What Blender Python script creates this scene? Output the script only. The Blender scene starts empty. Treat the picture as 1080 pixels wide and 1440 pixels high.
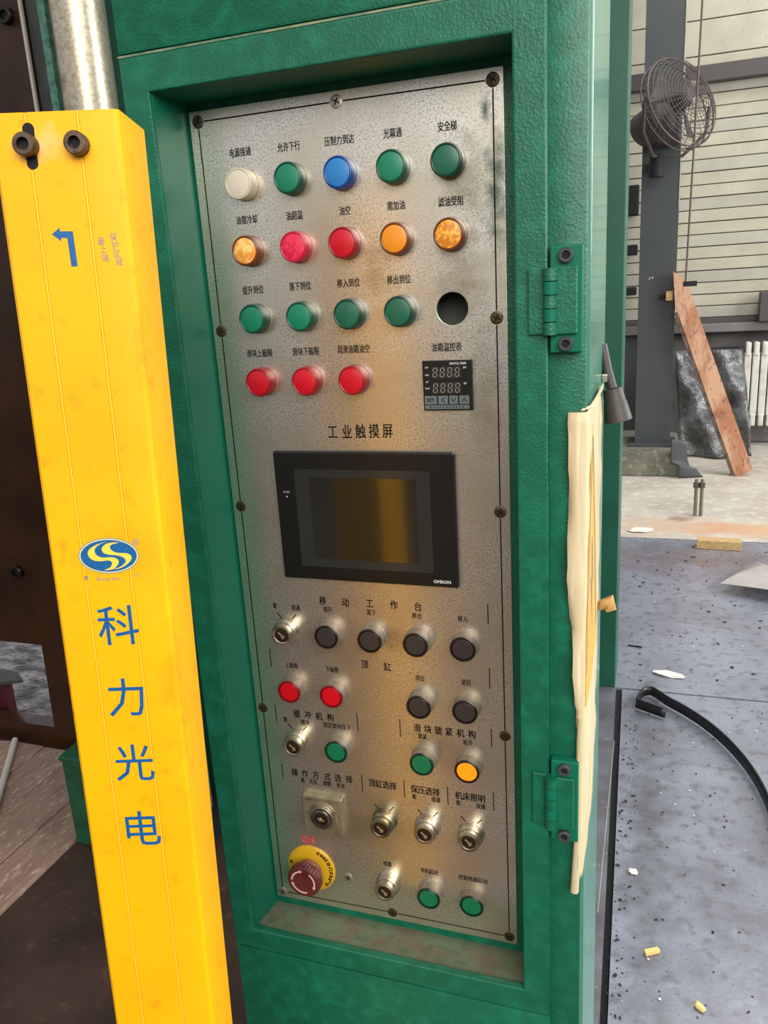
import bpy, bmesh, math, random
from mathutils import Vector, Matrix
S = bpy.context.scene
COL = S.collection
random.seed(7)

# ------------------------------------------------------------------ camera
cd = bpy.data.cameras.new('camera'); cam = bpy.data.objects.new('camera', cd); COL.objects.link(cam)
yaw, pitch, roll = 0.3386, -0.2723, 0.0605
Rm = (Matrix.Rotation(yaw, 3, 'Z') @ Matrix.Rotation(pitch, 3, 'X') @ Matrix.Rotation(roll, 3, 'Y'))
# columns of Rm: right, forward, up
right, fwd, up = Rm.col[0], Rm.col[1], Rm.col[2]
m = Matrix.Identity(4)
for i in range(3):
    m[i][0] = right[i]; m[i][1] = up[i]; m[i][2] = -fwd[i]
m.translation = (0.2834, -0.7416, 1.5292)
cam.matrix_world = m
cd.sensor_fit = 'VERTICAL'; cd.sensor_height = 24; cd.lens = 1112.7 * 24 / 1440; cd.clip_start = 0.02
S.camera = cam

# ------------------------------------------------------------------ world, lights, exposure
w = bpy.data.worlds.new('sky'); S.world = w; w.use_nodes = True
nt_ = w.node_tree; bg = nt_.nodes['Background']; bg.inputs[1].default_value = 0.54
tc_ = nt_.nodes.new('ShaderNodeTexCoord'); sx_ = nt_.nodes.new('ShaderNodeSeparateXYZ'); mr_ = nt_.nodes.new('ShaderNodeMapRange'); mx_ = nt_.nodes.new('ShaderNodeMix'); mx_.data_type = 'RGBA'
nt_.links.new(tc_.outputs['Generated'], sx_.inputs[0]); nt_.links.new(sx_.outputs['Z'], mr_.inputs[0]); mr_.inputs[1].default_value = -.06; mr_.inputs[2].default_value = .03
nt_.links.new(mr_.outputs[0], mx_.inputs[0]); mx_.inputs[6].default_value = (.10, .09, .08, 1); mx_.inputs[7].default_value = (.93, .96, 1.0, 1); nt_.links.new(mx_.outputs[2], bg.inputs[0])

def area(name, loc, target, sx, sy, power, col):
    l = bpy.data.lights.new(name, 'AREA'); l.shape = 'RECTANGLE'; l.size = sx; l.size_y = sy
    l.energy = power; l.color = col
    o = bpy.data.objects.new(name, l); COL.objects.link(o); o.location = loc
    o.rotation_euler = (Vector(target) - Vector(loc)).to_track_quat('-Z', 'Y').to_euler()
    return o
area('window_light_right', (5.5, 2.6, 3.0), (0.0, 2.2, 1.0), 5.0, 2.6, 400, (0.93, 0.97, 1.0))
area('doorway_light', (2.0, -3.4, 3.3), (0.0, 0.0, 1.3), 4.2, 2.6, 250, (1.0, 0.97, 0.92))
area('roof_light_far', (1.6, 4.6, 5.2), (0.6, 5.4, 0.0), 3.0, 2.0, 120, (0.97, 0.98, 1.0))

S.view_settings.view_transform = 'Standard'; S.view_settings.look = 'None'
S.view_settings.gamma = 1; S.view_settings.use_curve_mapping = False
S.view_settings.exposure = 0.04

# ------------------------------------------------------------------ materials
def lin(c):
    return tuple(((x / 255) / 12.92 if x <= 10.3 else (((x / 255) + .055) / 1.055) ** 2.4) for x in c) + (1,)
MATS = {}
def mat(name, rgb, rough=.5, metal=0.0, noise=None, bump=None, spec=.5, trans=0, emit=0, coat=0, stretch=(1, 1, 1), rough2=None, patches=()):
    """rgb 0-255. noise=(scale, rgb2, lo, hi, detail); bump=(kind, scale, strength, distance); patches: (centre, radii, rgb, edge noise)"""
    if name in MATS: return MATS[name]
    M = bpy.data.materials.new(name); M.use_nodes = True; MATS[name] = M
    nt = M.node_tree; N = nt.nodes; L = nt.links
    b = N['Principled BSDF']
    b.inputs['Roughness'].default_value = rough; b.inputs['Metallic'].default_value = metal
    b.inputs['Specular IOR Level'].default_value = spec
    if trans: b.inputs['Transmission Weight'].default_value = trans
    if coat: b.inputs['Coat Weight'].default_value = coat; b.inputs['Coat Roughness'].default_value = .08
    b.inputs['Base Color'].default_value = lin(rgb)
    if emit: b.inputs['Emission Color'].default_value = lin(rgb); b.inputs['Emission Strength'].default_value = emit
    geo = N.new('ShaderNodeNewGeometry')
    mp = N.new('ShaderNodeMapping'); mp.inputs['Scale'].default_value = stretch
    L.new(geo.outputs['Position'], mp.inputs['Vector']); vec = mp.outputs[0]
    def noisenode(scale, det=3, v=None):
        n = N.new('ShaderNodeTexNoise'); n.inputs['Scale'].default_value = scale; n.inputs['Detail'].default_value = det
        L.new(v or vec, n.inputs['Vector']); return n
    col = None
    if noise:
        for (sc, c2, lo, hi, det) in (noise if isinstance(noise, list) else [noise]):
            n = noisenode(sc, det)
            mr = N.new('ShaderNodeMapRange'); mr.inputs[1].default_value = lo; mr.inputs[2].default_value = hi
            L.new(n.outputs[0], mr.inputs[0])
            mx = N.new('ShaderNodeMix'); mx.data_type = 'RGBA'
            L.new(mr.outputs[0], mx.inputs[0])
            if col is None: mx.inputs[6].default_value = lin(rgb)
            else: L.new(col, mx.inputs[6])
            mx.inputs[7].default_value = lin(c2); col = mx.outputs[2]
            if rough2 is not None and mr.outputs[0]:
                r = N.new('ShaderNodeMapRange'); r.inputs[3].default_value = rough; r.inputs[4].default_value = rough2
                L.new(mr.outputs[0], r.inputs[0]); L.new(r.outputs[0], b.inputs['Roughness'])
    for (cen, rad, c2, amt, nsc) in patches:
        sub = N.new('ShaderNodeVectorMath'); sub.operation = 'SUBTRACT'; L.new(geo.outputs['Position'], sub.inputs[0]); sub.inputs[1].default_value = cen
        dv = N.new('ShaderNodeVectorMath'); dv.operation = 'DIVIDE'; L.new(sub.outputs[0], dv.inputs[0]); dv.inputs[1].default_value = rad
        ln = N.new('ShaderNodeVectorMath'); ln.operation = 'LENGTH'; L.new(dv.outputs[0], ln.inputs[0])
        n = noisenode(nsc, 5, geo.outputs['Position'])
        ad = N.new('ShaderNodeMath'); ad.operation = 'MULTIPLY_ADD'; L.new(n.outputs[0], ad.inputs[0]); ad.inputs[1].default_value = 2.2; L.new(ln.outputs['Value'], ad.inputs[2])
        mr = N.new('ShaderNodeMapRange'); mr.inputs[1].default_value = 2.1; mr.inputs[2].default_value = 1.1; mr.inputs[3].default_value = 0; mr.inputs[4].default_value = amt
        L.new(ad.outputs[0], mr.inputs[0])
        mx = N.new('ShaderNodeMix'); mx.data_type = 'RGBA'; L.new(mr.outputs[0], mx.inputs[0])
        if col is None: mx.inputs[6].default_value = lin(rgb)
        else: L.new(col, mx.inputs[6])
        mx.inputs[7].default_value = lin(c2); col = mx.outputs[2]
    if col is not None:
        L.new(col, b.inputs['Base Color'])
        if emit: L.new(col, b.inputs['Emission Color'])
    if bump:
        kind, sc, st, dist = bump
        if kind == 'vor':
            t = N.new('ShaderNodeTexVoronoi'); t.feature = 'SMOOTH_F1'; t.inputs['Scale'].default_value = sc; L.new(vec, t.inputs['Vector'])
            wob = noisenode(sc * .6, 2); mv = N.new('ShaderNodeVectorMath'); mv.operation = 'MULTIPLY_ADD'
            L.new(wob.outputs['Color'], mv.inputs[0]); mv.inputs[1].default_value = (1.2 / sc,) * 3; L.new(vec, mv.inputs[2]); L.new(mv.outputs[0], t.inputs['Vector'])
        else: t = noisenode(sc, 4)
        bp = N.new('ShaderNodeBump'); bp.inputs['Strength'].default_value = st; bp.inputs['Distance'].default_value = dist
        L.new(t.outputs[0], bp.inputs['Height']); L.new(bp.outputs[0], b.inputs['Normal'])
    return M

GREEN = mat('green_hammer_paint', (5, 94, 66), .42, noise=[(9, (6, 86, 62), .35, .8, 3), (60, (14, 108, 80), .45, .75, 2)], bump=('vor', 460, .42, .0008), spec=.5)
GREEN_EDGE = mat('green_smooth_paint', (10, 106, 80), .4, spec=.25, noise=(8, (22, 100, 78), .3, .7, 3), bump=('noise', 260, .15, .0006))
PRESS_GREEN = mat('press_dark_green_paint', (22, 96, 72), .45, noise=(4, (16, 78, 58), .3, .7, 3))
LEDGE = mat('dusty_green_ledge', (104, 118, 92), .8, noise=[(26, (112, 98, 80), .42, .65, 6), (70, (78, 96, 72), .5, .75, 4)], bump=('noise', 300, .2, .0006))
STEEL = mat('blasted_steel_plate', (250, 244, 230), .31, .94, noise=[(520, (176, 168, 152), .45, .72, 4), (14, (228, 218, 196), .4, .7, 4), (1100, (238, 232, 220), .58, .72, 2)],
            bump=('noise', 900, .22, .0003), rough2=None,
            patches=[((.118, 0, 1.62), (.034, 1, .05), (128, 118, 72), .55, 60), ((.145, 0, 1.61), (.012, 1, .07), (54, 84, 52), .8, 90), ((.137, 0, 1.675), (.006, 1, .014), (30, 76, 52), .9, 120),
                     ((.112, 0, 1.535), (.03, 1, .05), (140, 128, 84), .5, 60), ((.13, 0, 1.43), (.02, 1, .07), (150, 138, 100), .4, 60), ((.03, 0, 1.545), (.02, 1, .035), (158, 132, 98), .45, 70),
                     ((.02, 0, 1.17), (.03, 1, .02), (128, 104, 70), .4, 60), ((-.05, 0, 1.16), (.07, 1, .03), (150, 140, 118), .4, 40), ((.07, 0, 1.04), (.05, 1, .03), (136, 124, 100), .4, 50),
                     ((-.03, 0, .93), (.1, 1, .05), (140, 132, 112), .35, 30)])
INK = mat('black_ink', (12, 9, 8), .7, spec=.2)
INK_FADED = mat('faded_brown_ink', (52, 42, 30), .65)
RED_INK = mat('red_ink', (190, 40, 50), .6, noise=(300, (170, 120, 100), .45, .65, 3))
CHROME = mat('worn_chrome', (206, 196, 178), .34, .95, noise=(90, (150, 138, 118), .4, .7, 4))
COLLAR = mat('satin_grey_collar', (150, 138, 124), .5, .55, noise=(120, (128, 116, 96), .4, .7, 4))
SCREW_L = mat('pale_screw', (200, 190, 170), .4, .9); SCREW_D = mat('tarnished_screw', (104, 90, 68), .45, .85, noise=(500, (60, 50, 38), .4, .7, 3))
BLACK = mat('black_plastic', (16, 16, 15), .35); BLACKM = mat('black_matt', (12, 12, 12), .7)
BLACK_TOP = mat('bezel_plastic', (24, 23, 22), .32)
GLASS_FR = mat('screen_glass_border', (40, 42, 40), .22); GLASS = mat('screen_glass', (30, 29, 22), .13, spec=1.0, coat=.6)
WHITE_INK = mat('white_print', (200, 200, 195), .6); GREY_INK = mat('grey_print', (150, 150, 140), .6)
LCD = mat('dead_led_segments', (128, 128, 112), .5); LCDBG = mat('led_window', (40, 38, 33), .3)
KEYPAD = mat('keypad_grey', (92, 102, 102), .5)
YELLOW = mat('yellow_powder_coat', (250, 178, 0), .5, spec=.3, noise=[(10, (246, 170, 0), .4, .7, 4), (60, (222, 146, 8), .60, .8, 5), (420, (210, 140, 20), .66, .8, 3)], bump=('noise', 200, .06, .0006),
             patches=[((-.03, -.27, 1.50), (.018, .05, .09), (196, 122, 8), .7, 60), ((-.03, -.29, 1.22), (.03, .05, .10), (206, 134, 5), .65, 50), ((-.07, -.3, 1.36), (.05, .05, .03), (222, 150, 10), .5, 60),
                      ((-.128, -.31, 1.2), (.006, .05, .2), (120, 84, 20), .8, 160), ((-.09, -.29, 1.63), (.02, .05, .012), (232, 196, 140), .8, 60)])
YEDGE = mat('yellow_light_edge', (255, 206, 60), .45)
BLUE = mat('blue_print', (0, 82, 142), .5, noise=(300, (10, 96, 150), .4, .7, 3)); GREYBLUE = mat('grey_blue_print', (120, 130, 130), .6)
BOLT = mat('rusty_bolt', (92, 74, 60), .45, .6, noise=(160, (54, 44, 38), .4, .65, 4)); DARKHOLE = mat('dark_recess', (10, 9, 8), .8)
BROWN = mat('press_dark_brown_paint', (62, 38, 20), .28, spec=.35, noise=(6, (44, 26, 14), .3, .7, 4), bump=('noise', 14, .08, .01))
PGREY = mat('press_grey_paint', (64, 66, 64), .5, noise=(20, (48, 50, 50), .4, .7, 4))
PALE_EDGE = mat('worn_bright_edge', (186, 180, 164), .5)
RODM = mat('guide_rod_painted_reflection', (214, 202, 180), .36, .7, patches=[((-1.062, .94, 2.0), (.045, .2, 2.5), (96, 74, 48), .9, 30)], noise=(120, (180, 160, 130), .4, .7, 4))  # brown patch paints a dark reflection onto the rod's left side
CREAM = mat('cream_siding_paint', (184, 176, 154), .65, noise=[(5, (170, 162, 142), .35, .7, 5), (40, (150, 142, 122), .6, .8, 4)])
CREAM2 = mat('cream_siding_paint_cool', (176, 172, 154), .65, noise=[(4, (164, 158, 142), .35, .7, 5)])
LOWALL = mat('grey_dado', (116, 112, 108), .8, noise=[(3, (84, 82, 80), .4, .65, 5), (12, (136, 130, 120), .55, .8, 5)])
COLUMN = mat('column_grey_paint', (66, 70, 68), .6, noise=(3, (58, 62, 60), .3, .7, 3)); COLUMN_D = mat('column_neutral_grey', (66, 66, 66), .6)  # neutral grey for web, rear flange, base, wall panels and curled sheet
BEAM = mat('beam_brown_grey', (74, 66, 64), .6)
CONC = mat('concrete', (196, 186, 170), .8, noise=[(2.4, (176, 164, 150), .4, .65, 6), (14, (214, 206, 194), .5, .75, 5)], bump=('noise', 60, .2, .003),
           patches=[((.66, 4.32, 0), (.24, .2, .4), (196, 112, 52), .95, 5), ((.95, 4.33, 0), (.8, .22, .4), (206, 156, 112), .9, 5), ((.3, 4.33, 0), (.7, .26, .4), (200, 170, 142), .9, 5), ((.45, 4.5, 0), (.1, .1, .4), (140, 106, 90), .7, 9)])
PLINTHM = mat('mossy_concrete', (128, 126, 108), .85, noise=[(5, (96, 96, 82), .4, .65, 6), (18, (160, 156, 140), .55, .75, 5)], bump=('noise', 50, .3, .004))
FLOORM = mat('oily_floor_steel', (160, 163, 176), .27, .3, noise=[(3, (134, 134, 144), .38, .7, 6), (26, (104, 100, 104), .52, .8, 6), (130, (84, 82, 84), .6, .78, 4)], bump=('noise', 38, .16, .003), spec=.6,
             patches=[((.55, 3.7, 0), (1.2, .35, .3), (128, 112, 110), .75, 7), ((.3, 1.3, 0), (.09, 1.2, .3), (92, 90, 90), .65, 14), ((.62, .85, 0), (.3, .5, .3), (100, 98, 100), .7, 10), ((.42, .62, 0), (.3, .2, .3), (108, 106, 108), .6, 12)])
FLOORIN = mat('wet_inner_floor', (176, 168, 168), .28, .3, noise=[(9, (60, 54, 54), .4, .6, 6), (40, (30, 28, 28), .5, .7, 5)], bump=('noise', 30, .7, .02), stretch=(1, 1.6, 1))
BASESTEEL = mat('base_grey_steel', (122, 120, 126), .42, .35, noise=[(6, (96, 94, 98), .4, .65, 5), (60, (150, 148, 152), .6, .8, 4)], bump=('noise', 80, .1, .002))
RUSTFLOOR = mat('brown_floor_steel', (74, 54, 44), .5, .2, noise=[(4, (50, 36, 30), .35, .65, 6), (30, (96, 74, 60), .6, .8, 5)])
WOOD = mat('old_plank_wood', (178, 120, 88), .75, noise=[(3, (206, 160, 128), .42, .58, 6), (5, (150, 96, 66), .52, .66, 6), (26, (92, 56, 40), .58, .75, 6)], stretch=(2.5, 2.5, 1), bump=('noise', 30, .3, .003))
WOOD_EDGE = mat('grimy_plank_edge', (112, 92, 76), .8, noise=(20, (70, 56, 46), .4, .65, 6))
WOODB = mat('pale_block_wood', (206, 172, 118), .7, noise=(30, (160, 124, 76), .45, .7, 5), stretch=(1, 8, 8)); WOODCHIP = mat('fresh_wood_chip', (236, 204, 128), .6)
BOARD = mat('oily_floor_board', (150, 124, 108), .7, noise=[(6, (134, 106, 92), .38, .65, 6), (30, (200, 176, 160), .55, .75, 5)], stretch=(4, 1, 1), bump=('noise', 30, .3, .003))
CASTWH = mat('radiator_paint', (212, 208, 194), .5, noise=(14, (180, 174, 158), .5, .75, 5)); FOIL = mat('grey_foil_sheet', (122, 122, 120), .35, .4, noise=(6, (80, 80, 80), .4, .65, 5), bump=('noise', 9, .8, .05))
SHEET = mat('bare_sheet_metal', (206, 200, 194), .35, .4, noise=(6, (186, 178, 172), .4, .7, 4)); STRIP = mat('black_rubber_strip', (26, 26, 28), .4)
PAPER = mat('cream_sticker_paper', (206, 188, 148), .75, noise=[(70, (200, 178, 132), .45, .65, 5), (160, (222, 208, 172), .5, .7, 4), (24, (186, 160, 108), .56, .72, 4)], stretch=(1, 1, .06)); PAPERB = mat('sticker_backing', (196, 176, 132), .75, noise=(14, (198, 186, 150), .4, .7, 4))
PYEL = mat('sticker_yellow', (224, 172, 74), .6, noise=(60, (222, 162, 60), .45, .7, 4), stretch=(1, 1, .1)); PGR = mat('sticker_grey_print', (140, 126, 104), .6)
SIDEP = mat('glossy_green_side_paint', (60, 140, 114), .3, noise=(8, (50, 124, 100), .3, .7, 3), coat=.3)
RUBBER = mat('dark_rubber', (58, 50, 44), .5); RAG = mat('white_rag', (232, 226, 212), .85); GRIT = mat('dark_grit', (40, 38, 38), .8); GRITW = mat('pale_grit', (214, 212, 208), .7)
MAROON = mat('dark_red_paint', (74, 22, 30), .5); BOXG = mat('green_box_paint', (22, 84, 54), .5, noise=(20, (16, 64, 42), .4, .7, 4)); PIPE = mat('pale_pipe', (196, 190, 180), .4)
FANW = mat('fan_wire', (84, 72, 68), .5, .3); FANM = mat('fan_motor_paint', (76, 68, 66), .6, noise=(12, (52, 46, 46), .4, .7, 4)); CABLE = mat('brown_cable', (96, 78, 66), .6)
TEAL = mat('teal_edge_paint', (90, 140, 118), .5, noise=(60, (60, 100, 84), .45, .65, 4))

# ------------------------------------------------------------------ helpers
def finish(name, me, m, parent=None, smooth=None, kind=None, loc=None):
    """me holds world coordinates unless loc is given; a child is moved into its thing's frame"""
    o = bpy.data.objects.new(name, me); COL.objects.link(o)
    if m is not None and not me.materials: me.materials.append(m)
    if loc is None and parent is not None:
        off = parent_world(parent)
        if off.length: me.transform(Matrix.Translation(-off))
    if loc is not None: o.location = loc
    if parent is not None: o.parent = parent
    if kind: o['kind'] = kind
    if smooth:
        for p in me.polygons: p.use_smooth = True
        try: me.set_sharp_from_angle(angle=math.radians(smooth))
        except Exception: pass
    return o
def parent_world(p):
    v = Vector((0, 0, 0))
    while p is not None: v += p.location; p = p.parent
    return v
def tag(o, label=None, cat=None, group=None, kind=None):
    if label: o['label'] = label
    if cat: o['category'] = cat
    if group: o['group'] = group
    if kind: o['kind'] = kind
    return o
def empty(name, loc, label=None, cat=None, group=None, parent=None):
    o = bpy.data.objects.new(name, None); COL.objects.link(o); o.location = loc; o.empty_display_size = .05
    if parent: o.parent = parent
    return tag(o, label, cat, group)
class B:
    def __init__(s): s.bm = bmesh.new()
    def box(s, x0, x1, y0, y1, z0, z1, bev=0, M=None):
        r = bmesh.ops.create_cube(s.bm, size=1); vs = r['verts']
        for v in vs: v.co = Vector(((x0 + x1) / 2 + v.co.x * (x1 - x0), (y0 + y1) / 2 + v.co.y * (y1 - y0), (z0 + z1) / 2 + v.co.z * (z1 - z0)))
        if bev:
            es = list({e for v in vs for e in v.link_edges})
            rr = bmesh.ops.bevel(s.bm, geom=es, offset=bev, segments=2, affect='EDGES', profile=.5); vs = list({v for v in rr['verts']} | {v for v in vs if v.is_valid})
        if M is not None:
            for v in vs: v.co = M @ v.co
        return s
    def lathe(s, prof, c=(0, 0, 0), axis=(0, -1, 0), n=32, close=True):
        """prof: (radius, height along axis)"""
        ax = Vector(axis).normalized(); q = Vector((0, 0, 1)).rotation_difference(ax); c = Vector(c)
        rings = []
        for r, h in prof:
            if r < 1e-6: rings.append([s.bm.verts.new(c + q @ Vector((0, 0, h)))])
            else: rings.append([s.bm.verts.new(c + q @ Vector((r * math.cos(2 * math.pi * i / n), r * math.sin(2 * math.pi * i / n), h))) for i in range(n)])
        for a, b in zip(rings, rings[1:]):
            for i in range(n):
                j = (i + 1) % n
                if len(a) == 1 and len(b) == 1: continue
                if len(a) == 1: s.bm.faces.new((a[0], b[i], b[j]))
                elif len(b) == 1: s.bm.faces.new((a[i], a[j], b[0]))
                else: s.bm.faces.new((a[i], a[j], b[j], b[i]))
        return s
    def tube(s, pts, r, n=10, cap=True):
        pts = [Vector(p) for p in pts]; rings = []
        nrm = None
        for i, p in enumerate(pts):
            t = (pts[min(i + 1, len(pts) - 1)] - pts[max(i - 1, 0)]).normalized()
            a = t.orthogonal().normalized() if nrm is None else (nrm - t * nrm.dot(t)).normalized()
            nrm = a; b_ = t.cross(a); rr = r[i] if isinstance(r, (list, tuple)) else r
            rings.append([s.bm.verts.new(p + (a * math.cos(2 * math.pi * k / n) + b_ * math.sin(2 * math.pi * k / n)) * rr) for k in range(n)])
        for a, b_ in zip(rings, rings[1:]):
            for i in range(n): s.bm.faces.new((a[i], a[(i + 1) % n], b_[(i + 1) % n], b_[i]))
        if cap: s.bm.faces.new(rings[0][::-1]); s.bm.faces.new(rings[-1])
        return s
    def prism(s, poly, f0, f1):
        """poly 2-D points, f0/f1 map (a,b) to 3-D for the two ends"""
        A = [s.bm.verts.new(f0(*p)) for p in poly]; C = [s.bm.verts.new(f1(*p)) for p in poly]
        s.bm.faces.new(A); s.bm.faces.new(C[::-1]); n = len(poly)
        for i in range(n): s.bm.faces.new((A[i], C[i], C[(i + 1) % n], A[(i + 1) % n]))
        return s
    def mesh(s, name='m'):
        bmesh.ops.recalc_face_normals(s.bm, faces=s.bm.faces)
        me = bpy.data.meshes.new(name); s.bm.to_mesh(me); s.bm.free(); return me
    def obj(s, name, m, parent=None, smooth=None, kind=None, loc=None):
        return finish(name, s.mesh(name), m, parent, smooth, kind, loc)
def sharedobj(name, me, m, parent, loc, kind=None):
    o = bpy.data.objects.new(name, me); COL.objects.link(o); o.location = loc; o.parent = parent
    if not me.materials: me.materials.append(m)
    return o
XZ = Matrix(((1, 0, 0, 0), (0, 0, -1, 0), (0, 1, 0, 0), (0, 0, 0, 1)))   # local (x,y,z) -> (x,-z,y): faces -Y
def eval_mesh(o):
    dg = bpy.context.evaluated_depsgraph_get(); dg.update()
    me = bpy.data.meshes.new_from_object(o.evaluated_get(dg)); bpy.data.objects.remove(o); return me
def curve_plate(loops, half, bevel=0):
    """2-D loops (x,z), even-odd filled, 2*half thick, centred on 0; lies in the XZ plane"""
    cu = bpy.data.curves.new('c', 'CURVE'); cu.dimensions = '2D'; cu.fill_mode = 'BOTH'; cu.extrude = half; cu.bevel_depth = bevel; cu.bevel_resolution = 2
    if bevel: cu.offset = -bevel
    for lp in loops:
        sp = cu.splines.new('POLY'); sp.points.add(len(lp) - 1); sp.use_cyclic_u = True
        for p, q in zip(sp.points, lp): p.co = (q[0], q[1], 0, 1)
    o = bpy.data.objects.new('c', cu); COL.objects.link(o); me = eval_mesh(o); me.transform(XZ); return me
def circ(cx, cz, r, n=40): return [(cx + r * math.cos(2 * math.pi * i / n), cz + r * math.sin(2 * math.pi * i / n)) for i in range(n)]
def rect(x0, x1, z0, z1): return [(x0, z0), (x1, z0), (x1, z1), (x0, z1)]
def text_mesh(t, h, pitch=None, thick=.00015, shear=0, bold=0):
    """h: glyph height, pitch: advance per character; centred on 0, in the XZ plane facing -Y"""
    cu = bpy.data.curves.new('t', 'FONT'); cu.body = t; cu.size = 1; cu.align_x = 'CENTER'; cu.resolution_u = 2; cu.extrude = 0; cu.shear = shear
    o = bpy.data.objects.new('t', cu); COL.objects.link(o); me = eval_mesh(o)
    if not len(me.vertices): return me
    xs = [v.co.x for v in me.vertices]; ys = [v.co.y for v in me.vertices]
    cjk = ord(t[0]) > 0x2000 and t[0] not in '®'
    if cjk: sy = h / .92; cy = .34; wd = len(t) * 1.0; sx = (pitch or h * .9) / 1.0; cx = (min(xs) + max(xs)) / 2
    else:
        cy = (min(ys) + max(ys)) / 2; sy = h / max(1e-6, max(ys) - min(ys)); wd = max(xs) - min(xs); sx = (pitch * len(t) / wd) if pitch else sy; cx = (min(xs) + max(xs)) / 2
    if cjk and len(t) == 1: cx = (min(xs) + max(xs)) / 2
    if cjk: cy = (min(ys) + max(ys)) / 2 if len(t) > 1 else cy
    me.transform(Matrix.Diagonal((sx, sy, 1, 1)) @ Matrix.Translation((-cx, -cy, 0)))
    me.transform(XZ)
    bm = bmesh.new(); bm.from_mesh(me)
    if bold:
        dd = bold * h
        for q_, (ax_, az_) in enumerate(((dd, dd * .6), (-dd, dd * .6), (dd, -dd * .6), (-dd, -dd * .6))):
            me2 = me.copy(); me2.transform(Matrix.Translation((ax_, -.00001 * (q_ + 1), az_))); bm.from_mesh(me2); bpy.data.meshes.remove(me2)
    bmesh.ops.dissolve_limit(bm, angle_limit=.01, verts=bm.verts, edges=bm.edges); 
    r = bmesh.ops.extrude_face_region(bm, geom=bm.faces[:]); 
    for v in [g for g in r['geom'] if isinstance(g, bmesh.types.BMVert)]: v.co.y -= thick
    bmesh.ops.triangulate(bm, faces=bm.faces[:]); bmesh.ops.recalc_face_normals(bm, faces=bm.faces); bm.to_mesh(me); bm.free()
    return me

# ================================================================== THE SETTING
# floor: concrete ground, steel plates lying flush on it as pieces
fl = B().box(-4.5, 5.5, -5, 7.4, -.12, -.012).obj('floor', CONC, kind='structure')
B().box(-1.36, 4.5, 4.06, 7.0, -.03, 0).obj('concrete_apron', CONC, fl)
B().box(-1.36, 4.5, -5, 4.055, -.0125, -.0112).obj('gap_shade_sheet', BLACKM, fl)  # added black sheet stands in for the dark inside the plate gaps
B().prism([(.199, 2.131), (2.45, 2.16), (2.45, .45), (.236, .45), (.2305, .62)][::-1], lambda a, b: (a, b, -.011), lambda a, b: (a, b, 0)).obj('floor_plate', FLOORM, fl)
B().prism([(.2, 2.142), (2.45, 2.171), (2.45, 4.07), (-1.36, 4.06), (-1.36, 2.142)], lambda a, b: (a, b, -.011), lambda a, b: (a, b, 0)).obj('floor_plate', FLOORM, fl)
B().prism([(2.457, -2.0), (4.5, -2.0), (4.5, 4.08), (2.457, 4.07)], lambda a, b: (a, b, -.011), lambda a, b: (a, b, 0)).obj('floor_plate', FLOORM, fl)
B().prism([(.06, -2.0), (.30, -2.0), (.222, .3), (.214, .62), (.176, 2.131), (.06, 2.131)], lambda a, b: (a, b, -.011), lambda a, b: (a, b, .004)).obj('base_plate', BASESTEEL, fl)
B().box(.06, .30, -5, -2.01, -.011, 0).obj('brown_floor_plate', RUSTFLOOR, fl)
B().prism([(.238, .444), (2.45, .444), (2.45, -5), (.31, -5), (.31, -2.0)], lambda a, b: (a, b, -.011), lambda a, b: (a, b, 0)).obj('brown_floor_plate', RUSTFLOOR, fl)  # unseen near floor, made dark so less light bounces into the recess
tag(B().box(-4.4, -1.31, -5, 1.32, -.012, -.001).obj('brown_floor_plate', RUSTFLOOR, fl))
tag(B().box(-1.309, .055, -5, 2.13, -.011, .004).obj('brown_floor_plate', RUSTFLOOR, fl))
B().box(-4.4, -1.37, 1.33, 5.0, -.012, 0).obj('inner_floor', FLOORIN, fl)
tag(fl.children[-1], 'wet stained floor seen through the press frame')
# light scrape lines on the base plate beside the gap
B().box(.188, .1895, .95, 1.75, .004, .0046).obj('scratch', PALE_EDGE, fl)

# back wall: cream siding boards above a ledge, grey dado below
wl = B().box(-1.5, 5.2, 7.12, 7.3, 0, 5.2).obj('wall_back', LOWALL, kind='structure')
z = 1.135; k = 0
while z < 3.02:
    B().box(-1.4, 5.1, 7.045 + .006 * (k % 2), 7.12, z, z + .094, .004).obj('siding_board', CREAM if k % 3 else CREAM2, wl); z += .101; k += 1
for z0, z1 in ((3.15, 3.235), (3.243, 3.50), (3.508, 3.80), (3.808, 4.2), (4.208, 5.1)):
    B().box(-1.4, 5.1, 7.05, 7.12, z0, z1, .004).obj('siding_board', CREAM, wl)
B().box(-1.4, 5.1, 6.93, 7.12, 3.02, 3.145, .004).obj('wall_beam', BEAM, wl)
B().box(-1.4, 5.1, 6.90, 7.12, 1.01, 1.085, .006).obj('wall_ledge', LOWALL, wl)
B().box(-1.4, 5.1, 6.97, 7.12, 1.085, 1.13, .004).obj('wall_rail', BEAM, wl)
B().box(.72, .98, 6.97, 7.12, .12, .86).obj('wall_hatch', COLUMN_D, wl)
B().box(-.4, .4, 7.0, 7.12, 0, 1.0).obj('wall_panel', COLUMN_D, wl)

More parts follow.
